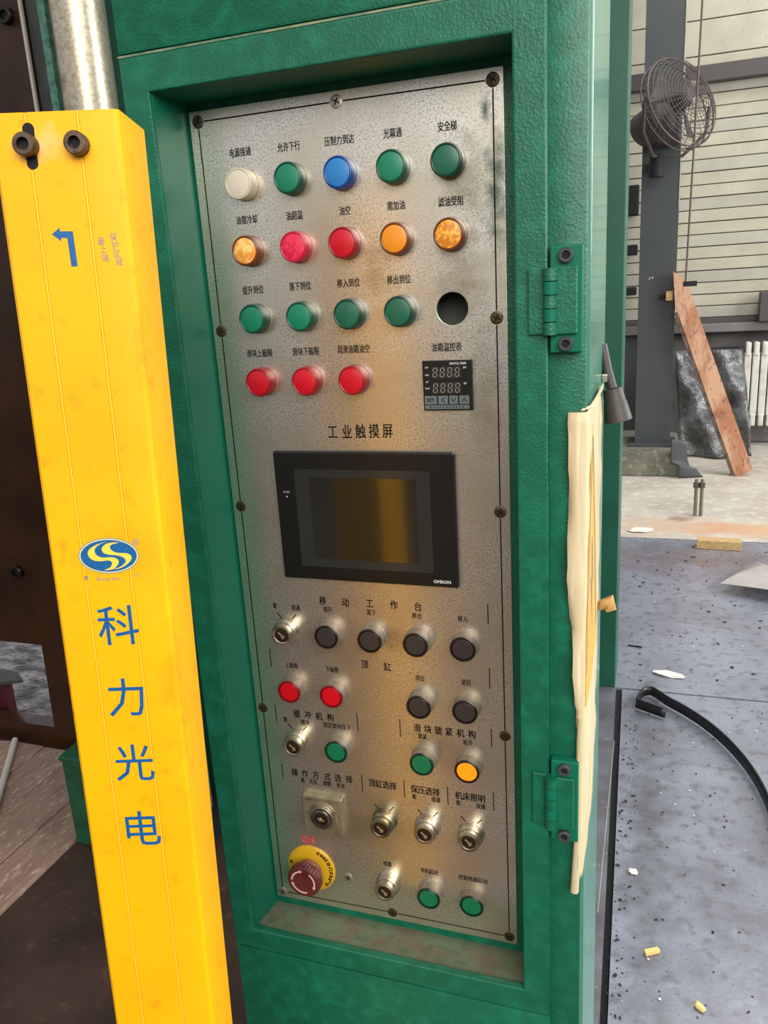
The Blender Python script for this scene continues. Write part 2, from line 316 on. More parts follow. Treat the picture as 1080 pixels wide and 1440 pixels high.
# steel column on its concrete plinth
c = empty('steel_column', (.27, 5.97, .2), 'tall grey painted steel column standing on a concrete plinth', 'column')
B().box(.135, .405, 5.9, 5.914, .2, 4.6, .002).obj('front_flange', COLUMN, c)
B().box(.262, .274, 5.914, 6.1, .2, 4.6).obj('web', COLUMN_D, c)
B().box(.135, .405, 6.1, 6.114, .2, 4.6, .002).obj('rear_flange', COLUMN_D, c)
B().box(.08, .45, 5.84, 6.17, .2, .222, .003).obj('base_plate', COLUMN_D, c)
B().box(.401, .409, 5.896, 5.902, 2.0, 4.6).obj('bright_edge', CREAM, c)
ck = B()
for a_, b_ in (((.205, 1.492), (.216, 1.512)), ((.216, 1.512), (.212, 1.49)), ((.224, 1.496), (.236, 1.514)), ((.236, 1.514), (.238, 1.496)), ((.222, 1.504), (.240, 1.503))):
    ck.tube([(a_[0], 5.899, a_[1]), (b_[0], 5.899, b_[1])], .0016, 5)
ck.obj('chalk_mark', WHITE_INK, c)
tag(B().box(-.5, .475, 5.66, 6.6, 0, .198, .012).obj('concrete_plinth', PLINTHM), 'low mossy concrete block under the grey steel column', 'plinth')
for i, (z0, z1, lab) in enumerate([(2.03, 2.28, 'tall dark box fixed to the wall left of the column, just under the fan'), (1.70, 1.79, 'small dark box on the wall left of the column, middle of three'), (1.36, 1.43, 'thin dark box on the wall left of the column, lowest of three')]):
    o = B().box(-.12, .095, 6.9, 7.0, z0, z1, .01).obj('wall_box', BLACKM); tag(o, lab, 'wall box', 'dark boxes on the wall')
tag(B().box(1.10, 1.35, 6.84, 6.97, 1.09, 1.33, .004).obj('ledge_box', BEAM), 'grey metal box standing on the wall ledge above the radiator', 'box')

# ================================================================== PRESS (left and behind)
p = empty('press_side_frame', (-1.5, 1.3, 0), 'dark brown steel press frame plate with an open window near the floor', 'press frame')
me = curve_plate([[(-3.4, .405), (-1.725, .405), (-1.737, .08), (-1.953, .08), (-3.4, .08), (-3.4, 0), (-1.3815, 0), (-1.3815, 3.2), (-3.4, 3.2)]], .03)
me.transform(Matrix.Translation((0, 1.30, 0))); finish('frame_plate', me, BROWN, p)
B().box(-1.3805, -1.372, 1.262, 1.27, 0, 3.2).obj('edge_strip', PALE_EDGE, p)
B().box(-1.371, -1.312, 1.28, 1.34, .02, 3.2).obj('grey_liner', PGREY, p)
B().box(-1.311, -1.288, 1.25, 1.3, .02, 3.2).obj('teal_edge', TEAL, p)
def socket_screw(name, c, r, h, parent, axis=(0, -1, 0), mt=BOLT, sub=True):
    ax = Vector(axis).normalized()
    o = B().lathe([(0, 0), (r, 0), (r, h * .88), (r * .9, h), (r * .55, h), (r * .55, h * .45), (0, h * .45)], c, ax, 28).obj(name, mt, parent, 40)
    if sub:
        off = Vector(c) + ax * (h * .46)
        B().lathe([(r * .5, 0), (r * .5, .0004), (0, .0004)], off, ax, 6).obj('hex_socket', DARKHOLE, o)
    return o
socket_screw('bolt', (-1.760, 1.27, .679), .022, .02, p, mt=BLACK)
socket_screw('bolt', (-1.425, 1.27, 2.31), .022, .02, p, mt=BLACK)
rod = empty('guide_rod', (-.98, .98, 0), 'polished steel guide rod, brown reflection painted on its left side, left of green cabinet', 'rod')
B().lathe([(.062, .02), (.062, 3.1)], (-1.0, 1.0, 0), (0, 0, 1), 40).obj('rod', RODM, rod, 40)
B().lathe([(.11, .0), (.11, .05), (.07, .06), (.062, .06)], (-1.0, 1.0, .004), (0, 0, 1), 32).obj('base_flange', BLACKM, rod, 40)
tag(B().box(-1.07, -.3, 1.12, 1.5, .004, 3.2, .006).obj('press_upright', PRESS_GREEN), 'dark green press upright standing behind the guide rod', 'press upright')
tag(B().box(-.9, .172, 2.135, 2.36, .0, 3.2, .004).obj('rear_press_post', PRESS_GREEN), 'flat dark green press post behind the right side of the cabinet', 'press post')
B().box(-3.4, .0, 1.25, 2.9, 3.22, 4.3, .02).obj('overhead_shade_slab', PRESS_GREEN, p)  # added unseen slab, put overhead to shade the press side

# things seen through and before the press window
tag(B().box(-2.35, -2.03, 1.36, 1.40, 0, .175, .006).obj('red_case', MAROON), 'dark red case at the left edge behind the press window', 'case')
o = B().prism([(-2.4, 1.34), (-2.4, 1.43), (-2.03, 1.43), (-1.955, 1.38), (-2.03, 1.34)], lambda a, b: (a, b, .177), lambda a, b: (a, b, .19)).obj('plate_offcut', PGREY)
tag(o, 'pointed grey steel offcut lying on the dark red case', 'offcut')
bg_ = 'floor boards left of the green box'
for i, (x0, x1, y0) in enumerate([(-1.445, -1.308, .50), (-1.61, -1.45, .56), (-1.76, -1.615, .50), (-1.93, -1.765, .6), (-2.12, -1.935, .5)]):
    o = B().box(x0, x1, y0, 1.235, .001 + .001 * (i % 3), .018 + .003 * (i % 2), .003).obj('floor_board', BOARD)
    tag(o, ['oily wooden floor board at the green box, nearest the right', 'wooden floor board second from the green box', 'wooden floor board third from the green box, under the pipe end', 'wooden floor board fourth from the green box, under the pale pipe', 'outermost wooden floor board, farthest left from the green box'][i], 'board', bg_)
bx = empty('green_box', (-1.1, .95, 0), 'dark green metal box on the floor behind the yellow guard', 'box')
B().box(-1.30, -1.1, .835, .925, .005, .285, .005).obj('body', BOXG, bx)
B().box(-1.305, -1.095, .83, .93, .286, .30, .003).obj('lid', BOXG, bx)
tag(B().tube([(-1.885, 1.225, .034), (-1.63, .86, .032)], .011, 12).obj('pale_pipe', PIPE, None, 60), 'thin pale pipe lying on the floor boards', 'pipe')

# ================================================================== GREEN CONTROL CABINET
cab = empty('control_cabinet', (.02, .07, .004), 'green hammer-painted control cabinet with recessed door holding the steel panel', 'cabinet')
XL, XR = -.185, .2276
B().box(XL, XL + .004, -.05, .2, .004, 2.5).obj('left_side', GREEN_EDGE, cab)
B().box(XR - .006, XR, -.008, .2, .004, 2.5, .0015).obj('right_side', SIDEP, cab)
B().box(XL, XR - .002, .196, .2, .004, 2.5).obj('back', GREEN_EDGE, cab)
B().box(XL, XR - .002, -.05, .2, 2.5, 2.504).obj('top', GREEN_EDGE, cab)
B().box(.190, XR, -.0524, -.026, .03, 2.45, .0022).obj('door_frame', GREEN, cab, 40)
B().box(.19, .216, -.0258, -.009, .03, 2.45).obj('door_seal', BLACKM, cab)
B().box(XL, .205, -.050, -.046, .004, .763).obj('lower_backing', GREEN, cab)
B().box(XL, .205, -.050, -.046, 1.748, 2.48).obj('upper_backing', GREEN, cab)
door = curve_plate([rect(-.1835, .1975, .768, 1.7435), [(-.156, .796), (.170, .796), (.170, 1.713), (-.156, 1.713)][::-1]], .003, .0022)
door.transform(Matrix.Translation((0, -.0555, 0)))
dr = finish('console_door', door, GREEN, cab, 40)
B().box(-.1835, .1975, -.0605, -.0526, 1.7455, 2.45, .003).obj('upper_door', GREEN, cab, 40)
B().box(-.1835, .1975, -.0600, -.0526, .05, .7660, .003).obj('lower_door', GREEN, cab, 40)
B().box(-.1835, .1975, -.0607, -.059, 1.7430, 1.7448).obj('seam_filler', mat('dirty_filler', (132, 140, 108), .7, noise=(60, (80, 110, 80), .4, .65, 4)), cab)
# recess behind the opening
B().box(-.1585, -.1555, -.056, .006, .780, 1.716).obj('recess_left_wall', GREEN_EDGE, cab)
B().box(.1705, .1735, -.056, .006, .780, 1.716).obj('recess_right_wall', GREEN_EDGE, cab)
B().box(-.1585, .1735, -.056, .006, 1.7135, 1.7165).obj('recess_top_wall', GREEN_EDGE, cab)
me = curve_plate([rect(-.1555, .1705, .780, 1.7135), circ(.1017, 1.5094, .0150)[::-1]], .001)
me.transform(Matrix.Translation((0, .004, 0))); finish('recess_back', me, GREEN, cab)
lb = B(); lb.prism([(-.054, .794), (.003, .783), (.003, .779), (-.054, .790)], lambda a, b: (-.1555, a, b), lambda a, b: (.1705, a, b))
lb.obj('recess_ledge', LEDGE, cab)
B().box(.07, .14, .0445, .05, 1.47, 1.55).obj('dark_interior_plate', mat('interior_grey', (92, 94, 84), .7), cab)
# hinges
def hinge(zc, h, ztop, flip, lab):
    hg = empty('hinge', (.2, -.062, zc), parent=None)
    hg.parent = cab; hg.location = Vector((.2, -.062, zc)) - parent_world(cab)
    hg['label'] = lab
    z0, z1 = zc - h / 2, zc + h / 2
    B().box(.1995, .2255, -.0640, -.0537, z0 - .015, z1 + .016, .0012).obj('backing_plate', GREEN_EDGE, hg)
    B().box(.1815, .1955, -.0645, -.0605, z0, z1, .0012).obj('leaf', GREEN, hg)
    B().box(.2045, .2215, -.0680, -.0642, z0, z1, .0012).obj('leaf', GREEN, hg)
    for q in range(5):
        a = z0 + h * q / 5; b_ = z0 + h * (q + 1) / 5 - .0008
        B().lathe([(0, a), (.0060, a), (.0060, b_), (0, b_)], (.2000, -.0665, 0), (0, 0, 1), 20).obj('knuckle', GREEN_EDGE if q % 2 else GREEN, hg, 40)
    for zz in (z0 - .0075, z1 + .0085):
        socket_screw('bolt', (.2125, -.0640, zz), .0060, .005, hg, mt=PGREY, sub=False)
        B().lathe([(.0030, 0), (.0030, .0004), (0, .0004)], (.2125, -.0668, zz), (0, -1, 0), 6).obj('bolt_socket', DARKHOLE, hg)
hinge(1.513, .0535, 0, 0, 'upper five-knuckle hinge beside the pilot lights')
hinge(1.0405, .058, 0, 0, 'lower five-knuckle hinge beside the push buttons, dusty on top')

# torn sticker wrapped over the cabinet's front right edge
st = empty('torn_sticker', (.225, -.06, 1.42), 'torn cream and yellow warning sticker peeling from the cabinet edge below the hinge', 'sticker')
FR = [(.2137, 1.4203), (.2145, 1.3723), (.2141, 1.3212), (.2138, 1.2577), (.2178, 1.2128), (.2207, 1.1516), (.2231, 1.115)]
bm = bmesh.new(); rows = []; jr = random.Random(21)
SD = [(.112, 1.4205), (.14, 1.3719), (.14, 1.3241), (.12, 1.2577), (.13, 1.2128), (.125, 1.1516), (.12, 1.115), (.1015, 1.06), (.105, 1.02), (.088, .985), (.05, .95)]
FR2 = FR + [(.2245, 1.06), (.2248, 1.02), (.2250, .985), (.2255, .95)]
XS, YF = .2291, -.0552
def dense(L, n, jit):
    out = []
    for a, b_ in zip(L, L[1:]):
        for q in range(n):
            t = q / n; out.append((a[0] + (b_[0] - a[0]) * t + (jr.uniform(-jit, jit) if len(out) else 0), a[1] + (b_[1] - a[1]) * t))
    return out + [L[-1]]
FR2 = dense(FR2, 5, .0007); SD = dense(SD, 5, .006)
for (fx, fz), (sy, sz) in zip(FR2, SD):
    lift = .0035 * math.sin(fz * 60) + .003
    r_ = [Vector((fx, YF - lift, fz)), Vector(((fx + XS) / 2, YF - .0014, fz)), Vector((XS - .001, YF, fz)), Vector((XS, YF + .002, fz))]
    for t in (.25, .5, .75, 1.0):
        r_.append(Vector((XS + .0006 * math.sin(fz * 90 + t * 9), YF + .002 + (sy - YF) * t, sz * t + fz * (1 - t))))
    rows.append([bm.verts.new(v) for v in r_])
for a, b_ in zip(rows, rows[1:]):
    for i in range(len(a) - 1): bm.faces.new((a[i], a[i + 1], b_[i + 1], b_[i]))
me = bpy.data.meshes.new('paper'); bm.to_mesh(me); bm.free(); o = finish('paper', me, PAPER, st, 60)
o.modifiers.new('s', 'SOLIDIFY').thickness = .0004
bb = B(); bb.prism([(-.045, 1.395), (-.02, 1.34), (0.01, 1.395)][::-1] if 0 else [(.0004, 1.400), (.035, 1.352), (.06, 1.285), (.085, 1.196), (.09, 1.15), (.035, 1.136), (-.02, 1.128), (-.045, 1.135), (-.048, 1.20), (-.0415, 1.2466), (-.0263, 1.3105), (-.0155, 1.362)], lambda a, b: (.2297, a, b), lambda a, b: (.2301, a, b))
bb.obj('warning_triangle', PYEL, st)
bb = B(); bb.prism([(.0, 1.39), (.006, 1.386), (-.0335, 1.2466), (-.04, 1.17), (-.046, 1.17), (-.0415, 1.2466)], lambda a, b: (.2302, a, b), lambda a, b: (.2304, a, b))
bb.prism([(.0, 1.39), (.006, 1.386), (.045, 1.285), (.08, 1.17), (.072, 1.17), (.038, 1.285)], lambda a, b: (.2302, a, b), lambda a, b: (.2304, a, b))
bb.prism([(.012, 1.29), (.026, 1.24), (.016, 1.24), (.022, 1.19), (-.005, 1.25), (.008, 1.25), (.004, 1.285)], lambda a, b: (.2302, a, b), lambda a, b: (.2304, a, b))
bb.obj('printed_outline', PGR, st)
B().tube([(.2262, -.0562, 1.13), (.2252, -.0566, 1.06), (.2247, -.0570, 1.0), (.2232, -.0585, .960), (.2222, -.0600, .935)], [.003, .0032, .0036, .004, .0042], 8).obj('hanging_strip', PAPERB, st, 60)
o = B().tube([(XS + .002, .12, 1.17), (XS + .007, .118, 1.176), (XS + .013, .118, 1.180), (XS + .015, .117, 1.172), (XS + .010, .118, 1.168)], [.004, .006, .008, .006, .003], 8).obj('paper_curl', mat('tan_scrap', (190, 150, 92), .7), st, 60)
B().tube([(XS - .004, -.058, 1.4225), (XS + .001, -.03, 1.421), (XS + .003, .0, 1.4235), (XS + .004, .05, 1.424), (XS + .003, .10, 1.4235)], [.001, .0016, .001, .0015, .001], 8).obj('curled_top', PAPERB, st, 60)

# rubber-capped plug
pg = empty('hanging_plug', (.2395, .16, 1.41), 'dark grey rubber plug hanging from the cabinet side above the sticker', 'plug')
ax = (Vector((.2462, .16, 1.375)) - Vector((.2385, .16, 1.413))).normalized()
B().tube([(.2265, .165, 1.4590), (.2325, .162, 1.432), (.2385, .16, 1.4120)], .0058, 12).obj('stem', RUBBER, pg, 60)
B().lathe([(0, 0), (.0105, 0), (.0118, .015), (.0125, .016), (.0150, .036), (.0140, .0365), (.0120, .020), (0, .020)], (.2388, .16, 1.4120), ax, 28).obj('cap', RUBBER, pg, 40)
B().box(.2276, .2335, .15, .17, 1.4195, 1.4285, .001).obj('clip', CHROME, pg)

# ================================================================== CONTROL PANEL
cp = empty('operator_console', (0, .002, .795), 'brushed steel control panel full of lights and switches, screwed inside the cabinet door', 'control panel')
me = curve_plate([rect(-.1530, .1530, .7950, 1.7060), circ(.1017, 1.5094, .0150)[::-1]], .0014, .0003)
me.transform(Matrix.Translation((0, .0015, 0))); finish('faceplate', me, STEEL, cp)
YP = -.0001
Z0 = 1.25
def pl(x, y, z): return Vector((x, y, z)) - Vector((0, .002, .795))
# border line between the screws
SCR = [(-.1440, 1.6963), (.0003, 1.6969), (.1438, 1.6965), (-.1437, 1.4985), (.1432, 1.4992), (-.1435, 1.3107), (.1430, 1.3137), (-.1438, 1.0636), (.1435, 1.0654), (-.1445, .8030), (.0021, .8045), (.1440, .8042), (-.0523, .8432)]
def line(a, b_, wd, name='border_line', m_=INK):
    a = Vector(a); b_ = Vector(b_); d = (b_ - a).normalized(); n = Vector((-d.y, d.x)) * wd / 2
    P = [a + n, a - n, b_ - n, b_ + n]
    return B().prism([tuple(q) for q in P], lambda u, v: (u, YP, v), lambda u, v: (u, YP - .0002, v)).obj(name, m_, cp)
for i, j in ((0, 1), (1, 2), (9, 10), (10, 11), (0, 3), (3, 5), (5, 7), (7, 9), (2, 4), (4, 6), (6, 8), (8, 11)):
    a = Vector(SCR[i]); b_ = Vector(SCR[j]); d = (b_ - a).normalized() * .0065; line(a + d, b_ - d, .0013)
h_ = B().lathe([(0, 0), (.0062, 0), (.0058, .0009), (.0042, .0013), (0, .0014)], (0, 0, 0), n=24).mesh('screw')
cr = B(); 
for a in (.5, .5 + math.pi / 2): cr.box(-.0034, .0034, -.0019, -.0012, -.0006, .0006, M=Matrix.Rotation(a, 4, 'Y'))
cr = cr.mesh('cross')
h2 = h_.copy(); 
for i, (x, zz) in enumerate(SCR):
    pale = i in (1, 9, 12)
    o = sharedobj('screw', h_ if pale else h2, SCREW_L if pale else SCREW_D, cp, pl(x, YP + .0001, zz))
    sharedobj('cross_recess', cr, DARKHOLE, o, (0, 0, 0))

# printed captions: (text, x mm, z mm from panel centre)
SM = [("电源接通",-101.7,415.2),("允许下行",-50.6,414.8),("压制力到达",0.6,414.8),("光幕通",52.2,415.0),("安全梯",102.8,415.1),("油需冷却",-102.0,354.0),("油超温",-50.6,353.7),("油空",1.5,353.8),("需加油",52.1,353.9),("滤油受阻",103.7,353.0),
("提升到位",-102.6,287.6),("落下到位",-50.8,288.4),("移入到位",0.1,288.4),("移出到位",51.2,288.5),("滑块上极限",-102.4,225),("滑块下极限",-50.6,225.2),("润滑油箱油空",0.7,225.8),("油箱温控表",94.9,224.5),
("断",-114.1,-54.8),("接通",-88.7,-55.0),("提升",-50.0,-54.2),("落下",0.7,-53.8),("移出",51.8,-53.6),("移入",101.8,-53.2),("上极限",-101.1,-127),("下极限",-50.9,-127),("顶出",51.5,-126.4),("退回",102.6,-126),
("断",-115.4,-198.8),("缓冲",-90.8,-199.0),("固定垫块压下",-50.6,-198.6),("锁紧",51.3,-197.8),("松开",102.7,-198.1),("断",-100.6,-278.5),("无压",-87.3,-277.8),("调整",-69.6,-277.6),("单次",-52.4,-277.5),
("断",38.3,-277.5),("接通",63.5,-276.8),("断",89.8,-277.0),("接通",114.8,-276.5),("电锁",-0.1,-376.0),("电机起动",51.6,-375.8),("控制电器起动",103.2,-375.5)]
for t, x, zz in SM:
    hh, pt = (.0080, .0059) if zz > 200 else (.0068, .0053)
    if len(t) == 6: pt = .0057
    finish('caption', text_mesh(t, hh, pt, bold=.020), INK, cp, loc=pl(x / 1000, YP, Z0 + zz / 1000))
for t, x, zz in [("工",-28.0,142.8),("业",-12.4,142.8),("触",2.3,143.3),("摸",16.9,143.6),("屏",31.2,143.8)]:
    finish('heading', text_mesh(t, .0145, .0115, bold=.014), INK, cp, loc=pl(x / 1000, YP, Z0 + zz / 1000))
for t, x, zz in [("移",-55.1,-44.5),("动",-28.3,-44.6),("工",-0.3,-43.7),("作",27.1,-43.5),("台",53.9,-43.5),("顶",-11.0,-116.8),("缸",15.4,-117.4),("缓",-100.2,-189.3),("冲",-86.5,-189.0),("机",-72.2,-189.0),("构",-58.0,-188.7),
    ("滑",45.9,-188.3),("块",58.0,-188.3),("锁",69.9,-188.3),("紧",81.9,-188.2),("机",94.8,-188),("构",107.4,-188),("操",-110.6,-268.8),("作",-97.3,-268.7),("方",-83.4,-268.4),("式",-68.3,-268.4),("选",-54.9,-268.2),("择",-40.9,-267.8)]:
    finish('heading', text_mesh(t, .0100, .0088, bold=.022), INK, cp, loc=pl(x / 1000, YP, Z0 + zz / 1000))
for t, x, zz in [("顶缸选择",0.4,-267.3),("保压选择",51.4,-267.0),("机床照明",103.0,-266.7)]:
    finish('heading', text_mesh(t, .0100, .0086, bold=.022), INK, cp, loc=pl(x / 1000, YP, Z0 + zz / 1000))
o = finish('caption', text_mesh('急停', .0125, .0092, bold=.03), RED_INK, cp, loc=pl(-.1012, YP, Z0 - .3622)); o['label'] = 'blurred red caption above the emergency stop'
for x, za, zb in [(.1283, 1.2158, 1.193), (-.127, 1.1415, 1.119), (.1283, 1.1435, 1.120), (-.1276, 1.0703, 1.0468), (-.0249, 1.0712, 1.0485), (.0259, 1.0706, 1.0482), (.1288, 1.0719, 1.0500), (-.1272, .9913, .9687), (-.0249, .9919, .968), (.0265, .9926, .970), (.0776, .9926, .9695), (.1294, .994, .9704)]:
    line((x, za), (x, zb), .0011, 'divider_line')

# pilot lights (flush lens, no metal collar)
lensm = B().lathe([(0, 0), (.0146, 0), (.0148, .001), (.0144, .0125), (.0139, .0139), (.0128, .0144), (.0121, .0140), (.0121, .0134), (0, .0134)], n=44).mesh('lens')
facem = B().lathe([(0, 0), (.0119, 0), (.0119, .0006), (.0112, .0009), (0, .0010)], n=40).mesh('face')
ringm = B().lathe([(.0138, 0), (.0152, 0), (.0151, .0008), (.0145, .0010)], n=44).mesh('base')
def lens_set(key, side, face, r=.25, fr=.4, fn=None, tr=.12):
    return (mat(key + '_lens', side, r + .1, trans=tr, coat=.1), mat(key + '_lens_face', face, fr, noise=fn, coat=.1))
LG = lens_set('green', (4, 74, 54), (14, 118, 86)); LG2 = lens_set('dark_green', (4, 58, 42), (20, 92, 68))
LB = lens_set('blue', (10, 62, 140), (36, 118, 182)); LW = lens_set('clear', (206, 196, 170), (206, 196, 176))
LR = lens_set('red', (150, 4, 24), (190, 4, 28)); LP = lens_set('faded_red', (190, 20, 56), (222, 44, 84), fn=(260, (200, 16, 50), .42, .62, 4))
LA = lens_set('amber', (116, 52, 10), (224, 138, 26)); LA1 = lens_set('amber_glossy', (116, 52, 10), (230, 150, 62), fr=.16, fn=(90, (255, 214, 130), .5, .66, 3))
LA2 = lens_set('amber_crazed', (112, 50, 12), (206, 122, 34), fn=(240, (250, 186, 70), .5, .64, 5))
CX = [-.1002, -.0485, .0018, .0530, .1038]
RZ = [1.6357, 1.5744, 1.5095, 1.4465]
pil = [(0, 0, LW, 'clear white'), (1, 0, LG, 'green'), (2, 0, LB, 'blue'), (3, 0, LG, 'green'), (4, 0, LG2, 'dark green'),
       (0, 1, LA1, 'glossy amber'), (1, 1, LP, 'faded pinkish red'), (2, 1, LR, 'red'), (3, 1, LA, 'amber'), (4, 1, LA2, 'crazed amber'),
       (0, 2, LG, 'green'), (1, 2, LG, 'green'), (2, 2, LG2, 'dark green'), (3, 2, LG2, 'dark green'),
       (0, 3, LR, 'red'), (1, 3, LR, 'red'), (2, 3, LR, 'red')]
def withmat(me, m_):
    me = me.copy(); me.materials.clear(); me.materials.append(m_)
    for p_ in me.polygons: p_.use_smooth = True
    me.set_sharp_from_angle(angle=math.radians(35)); return me
cache = {}
def gm(me, m_):
    k_ = (me.name, m_.name)
    if k_ not in cache: cache[k_] = withmat(me, m_)
    return cache[k_]
rown = ['top row', 'second row', 'third row', 'fourth row']; coln = ['first', 'second', 'third', 'fourth', 'fifth']
for c_, r_, L_, nm in pil:
    o = sharedobj('pilot_light', gm(ringm, COLLAR), COLLAR, cp, pl(CX[c_], YP, RZ[r_])); o['label'] = f'{nm} pilot light, {coln[c_]} in the {rown[r_]}'
    sharedobj('lens', gm(lensm, L_[0]), L_[0], o, (0, 0, 0)); sharedobj('lens_face', gm(facem, L_[1]), L_[1], o, (0, -.01345, 0))

# push buttons with metal collars
colm = B().lathe([(0, 0), (.0152, 0), (.0150, .0016), (.0143, .0020), (.0138, .0126), (.0134, .0132), (.0120, .0132), (.0120, .011), (0, .011)], n=44).mesh('collar')
rimm = B().lathe([(.0137, .0128), (.0137, .0144), (.0131, .0149), (.0116, .0149), (.0113, .0140), (.0113, .011)], n=44).mesh('rim')
capm = B().lathe([(0, .011), (.0112, .011), (.0112, .0138), (.0106, .0143), (0, .0145)], n=40).mesh('cap')
def cap(key, c, **k): return mat(key + '_button_cap', c, .38, coat=.1, **k)
CK = cap('black', (50, 44, 43)); CR_ = cap('red', (196, 2, 22)); CG = cap('green', (4, 104, 66)); CO = cap('orange', (255, 150, 16), emit=.25); RIMB = mat('button_rim', (24, 14, 14), .35); RIMR = mat('red_rim', (110, 6, 18), .35); RIMG = mat('green_rim', (6, 40, 28), .3)  # orange cap carries a faint added glow in its colour
pb = [(1, 1.1690, CK, RIMB, 'black push button under the second caption of the middle row'), (2, 1.1690, CK, RIMB, 'black push button, centre of the middle row'), (3, 1.1690, CK, RIMB, 'black push button, fourth in the middle row'), (4, 1.1690, CK, RIMB, 'black push button at the right end of the middle row'),
      (0, 1.0967, CR_, RIMR, 'red button, left of the pair'), (1, 1.0967, CR_, RIMR, 'red button, right of the pair'), (3, 1.0960, CK, RIMB, 'black push button level with the red pair, left'), (4, 1.0965, CK, RIMB, 'black push button level with the red pair, right'),
      (1, 1.0265, CG, RIMG, 'green button beside the key switch'), (3, 1.0258, CG, RIMG, 'green button left of the orange one'), (4, 1.0245, CO, RIMB, 'bright orange button'), (3, .8480, CG, RIMG, 'green button in the bottom row, left'), (4, .8490, CG, RIMG, 'green button in the bottom row, right')]
for c_, zz, m1, m2, lab in pb:
    o = sharedobj('push_button', gm(colm, COLLAR), COLLAR, cp, pl(CX[c_], YP, zz)); o['label'] = lab
    sharedobj('rim', gm(rimm, m2), m2, o, (0, 0, 0)); sharedobj('cap', gm(capm, m1), m1, o, (0, 0, 0))

# key switches
kcol = B().lathe([(0, 0), (.0152, 0), (.0150, .0018), (.0143, .0022), (.0138, .0085), (.0124, .0100), (.0112, .0102), (.0110, .0135), (.0122, .0150), (.0122, .0175), (.0112, .0190), (.0096, .0190), (.0094, .0178), (.0084, .0172), (0, .0172)], n=44).mesh('key_body')
kcore = B().lathe([(0, .0165), (.0082, .0165), (.0082, .0176), (.0074, .0180), (0, .0180)], n=36).mesh('lock_core')
kw = B().box(-.0052, .0030, -.0186, -.0178, -.0009, .0012, .0003, M=Matrix.Rotation(.75, 4, 'Y')); kw.lathe([(0, .0178), (.0024, .0178), (.0020, .0188), (0, .0190)], (.0016, 0, -.0018), (0, -1, 0), 16); kw = kw.mesh('keyway')
COREM = mat('lock_core_dark', (58, 42, 26), .35, .6)
ks = [(-.1008, 1.1680, 1, 'key switch left of the black buttons'), (-.1010, 1.0270, 1, 'key switch left of the green button'), (.0005, .9355, 1, 'key switch, left of the three in a row, tarnished'), (.0530, .9375, 1, 'key switch, middle of the three in a row'), (.1038, .9375, 1, 'key switch, right of the three in a row'), (.0003, .8480, 0, 'key switch in the bottom row')]
DULL = mat('tarnished_chrome', (164, 156, 128), .34, .95, noise=(70, (108, 100, 76), .4, .65, 4))
for i, (x, zz, tk, lab) in enumerate(ks):
    km = DULL if i == 2 else CHROME
    o = sharedobj('key_switch', gm(kcol, km), km, cp, pl(x, YP, zz)); o['label'] = lab
    sharedobj('lock_core', gm(kcore, COREM), COREM, o, (0, 0, 0)); sharedobj('keyway', gm(kw, SCREW_L), SCREW_L, o, (0, 0, 0))
    if tk:
        for sg, e in ((-1, 0), (1, 0)):
            line((x + sg * .0120, zz + .0192), (x + sg * .0066, zz + .0108 + .0022), .0012, 'position_mark')

# square four-way mode switch
def pbox(name, x0, x1, y0, y1, z0, z1, m_, par, bev=.0006):
    return B().box(x0, x1, y0, y1, z0, z1, bev).obj(name, m_, par)
MODEM = mat('mode_plate_metal', (186, 176, 146), .36, .8, noise=(50, (150, 140, 108), .4, .7, 4))
ms = pbox('mode_switch', -.1000, -.0500, -.0082, YP, .9070, .9570, MODEM, cp, .0008); ms['label'] = 'square metal plate with a round key selector'
B().lathe([(0, .008), (.0185, .008), (.0182, .0092), (.0172, .0096), (.0160, .0096), (.0156, .0125), (.0148, .0135), (.0135, .0135), (.0132, .0105), (0, .0105)], (-.0750, 0, .9320), n=48).obj('bezel', CHROME, ms, 40)
B().lathe([(0, .010), (.0120, .010), (.0120, .0138), (.0108, .0148), (.0086, .0148), (.0082, .0136), (0, .0136)], (-.0750, 0, .9320), n=40).obj('lock_ring', mat('lock_ring_grey', (120, 112, 104), .3, .9), ms, 40)
B().lathe([(0, .0135), (.0078, .0135), (.0074, .0144), (0, .0146)], (-.0750, 0, .9320), n=32).obj('lock_core', COREM, ms, 40)
kk = B(); kk.box(-.0045, .0045, -.0153, -.0145, -.0010, .0010, .0003, M=Matrix.Rotation(.3, 4, 'Y')); kk.lathe([(0, .0145), (.0028, .0145), (.0022, .0155), (0, .0157)], (-.0010, 0, -.0004), n=16)
me = kk.mesh('keyway'); me.transform(Matrix.Translation((-.0750, 0, .9320))); finish('keyway', me, SCREW_L, ms)
for t, dx, dz in (('AUT', -.0170, .0210), ('1', -.0075, .0192), ('2', .0100, .0192), ('0', -.0205, .0030), ('3', .0205, .0010)):
    me = text_mesh(t, .0026); me.transform(Matrix.Translation((-.0750 + dx, -.0082, .9320 + dz))); finish('printed_mark', me, INK, ms)

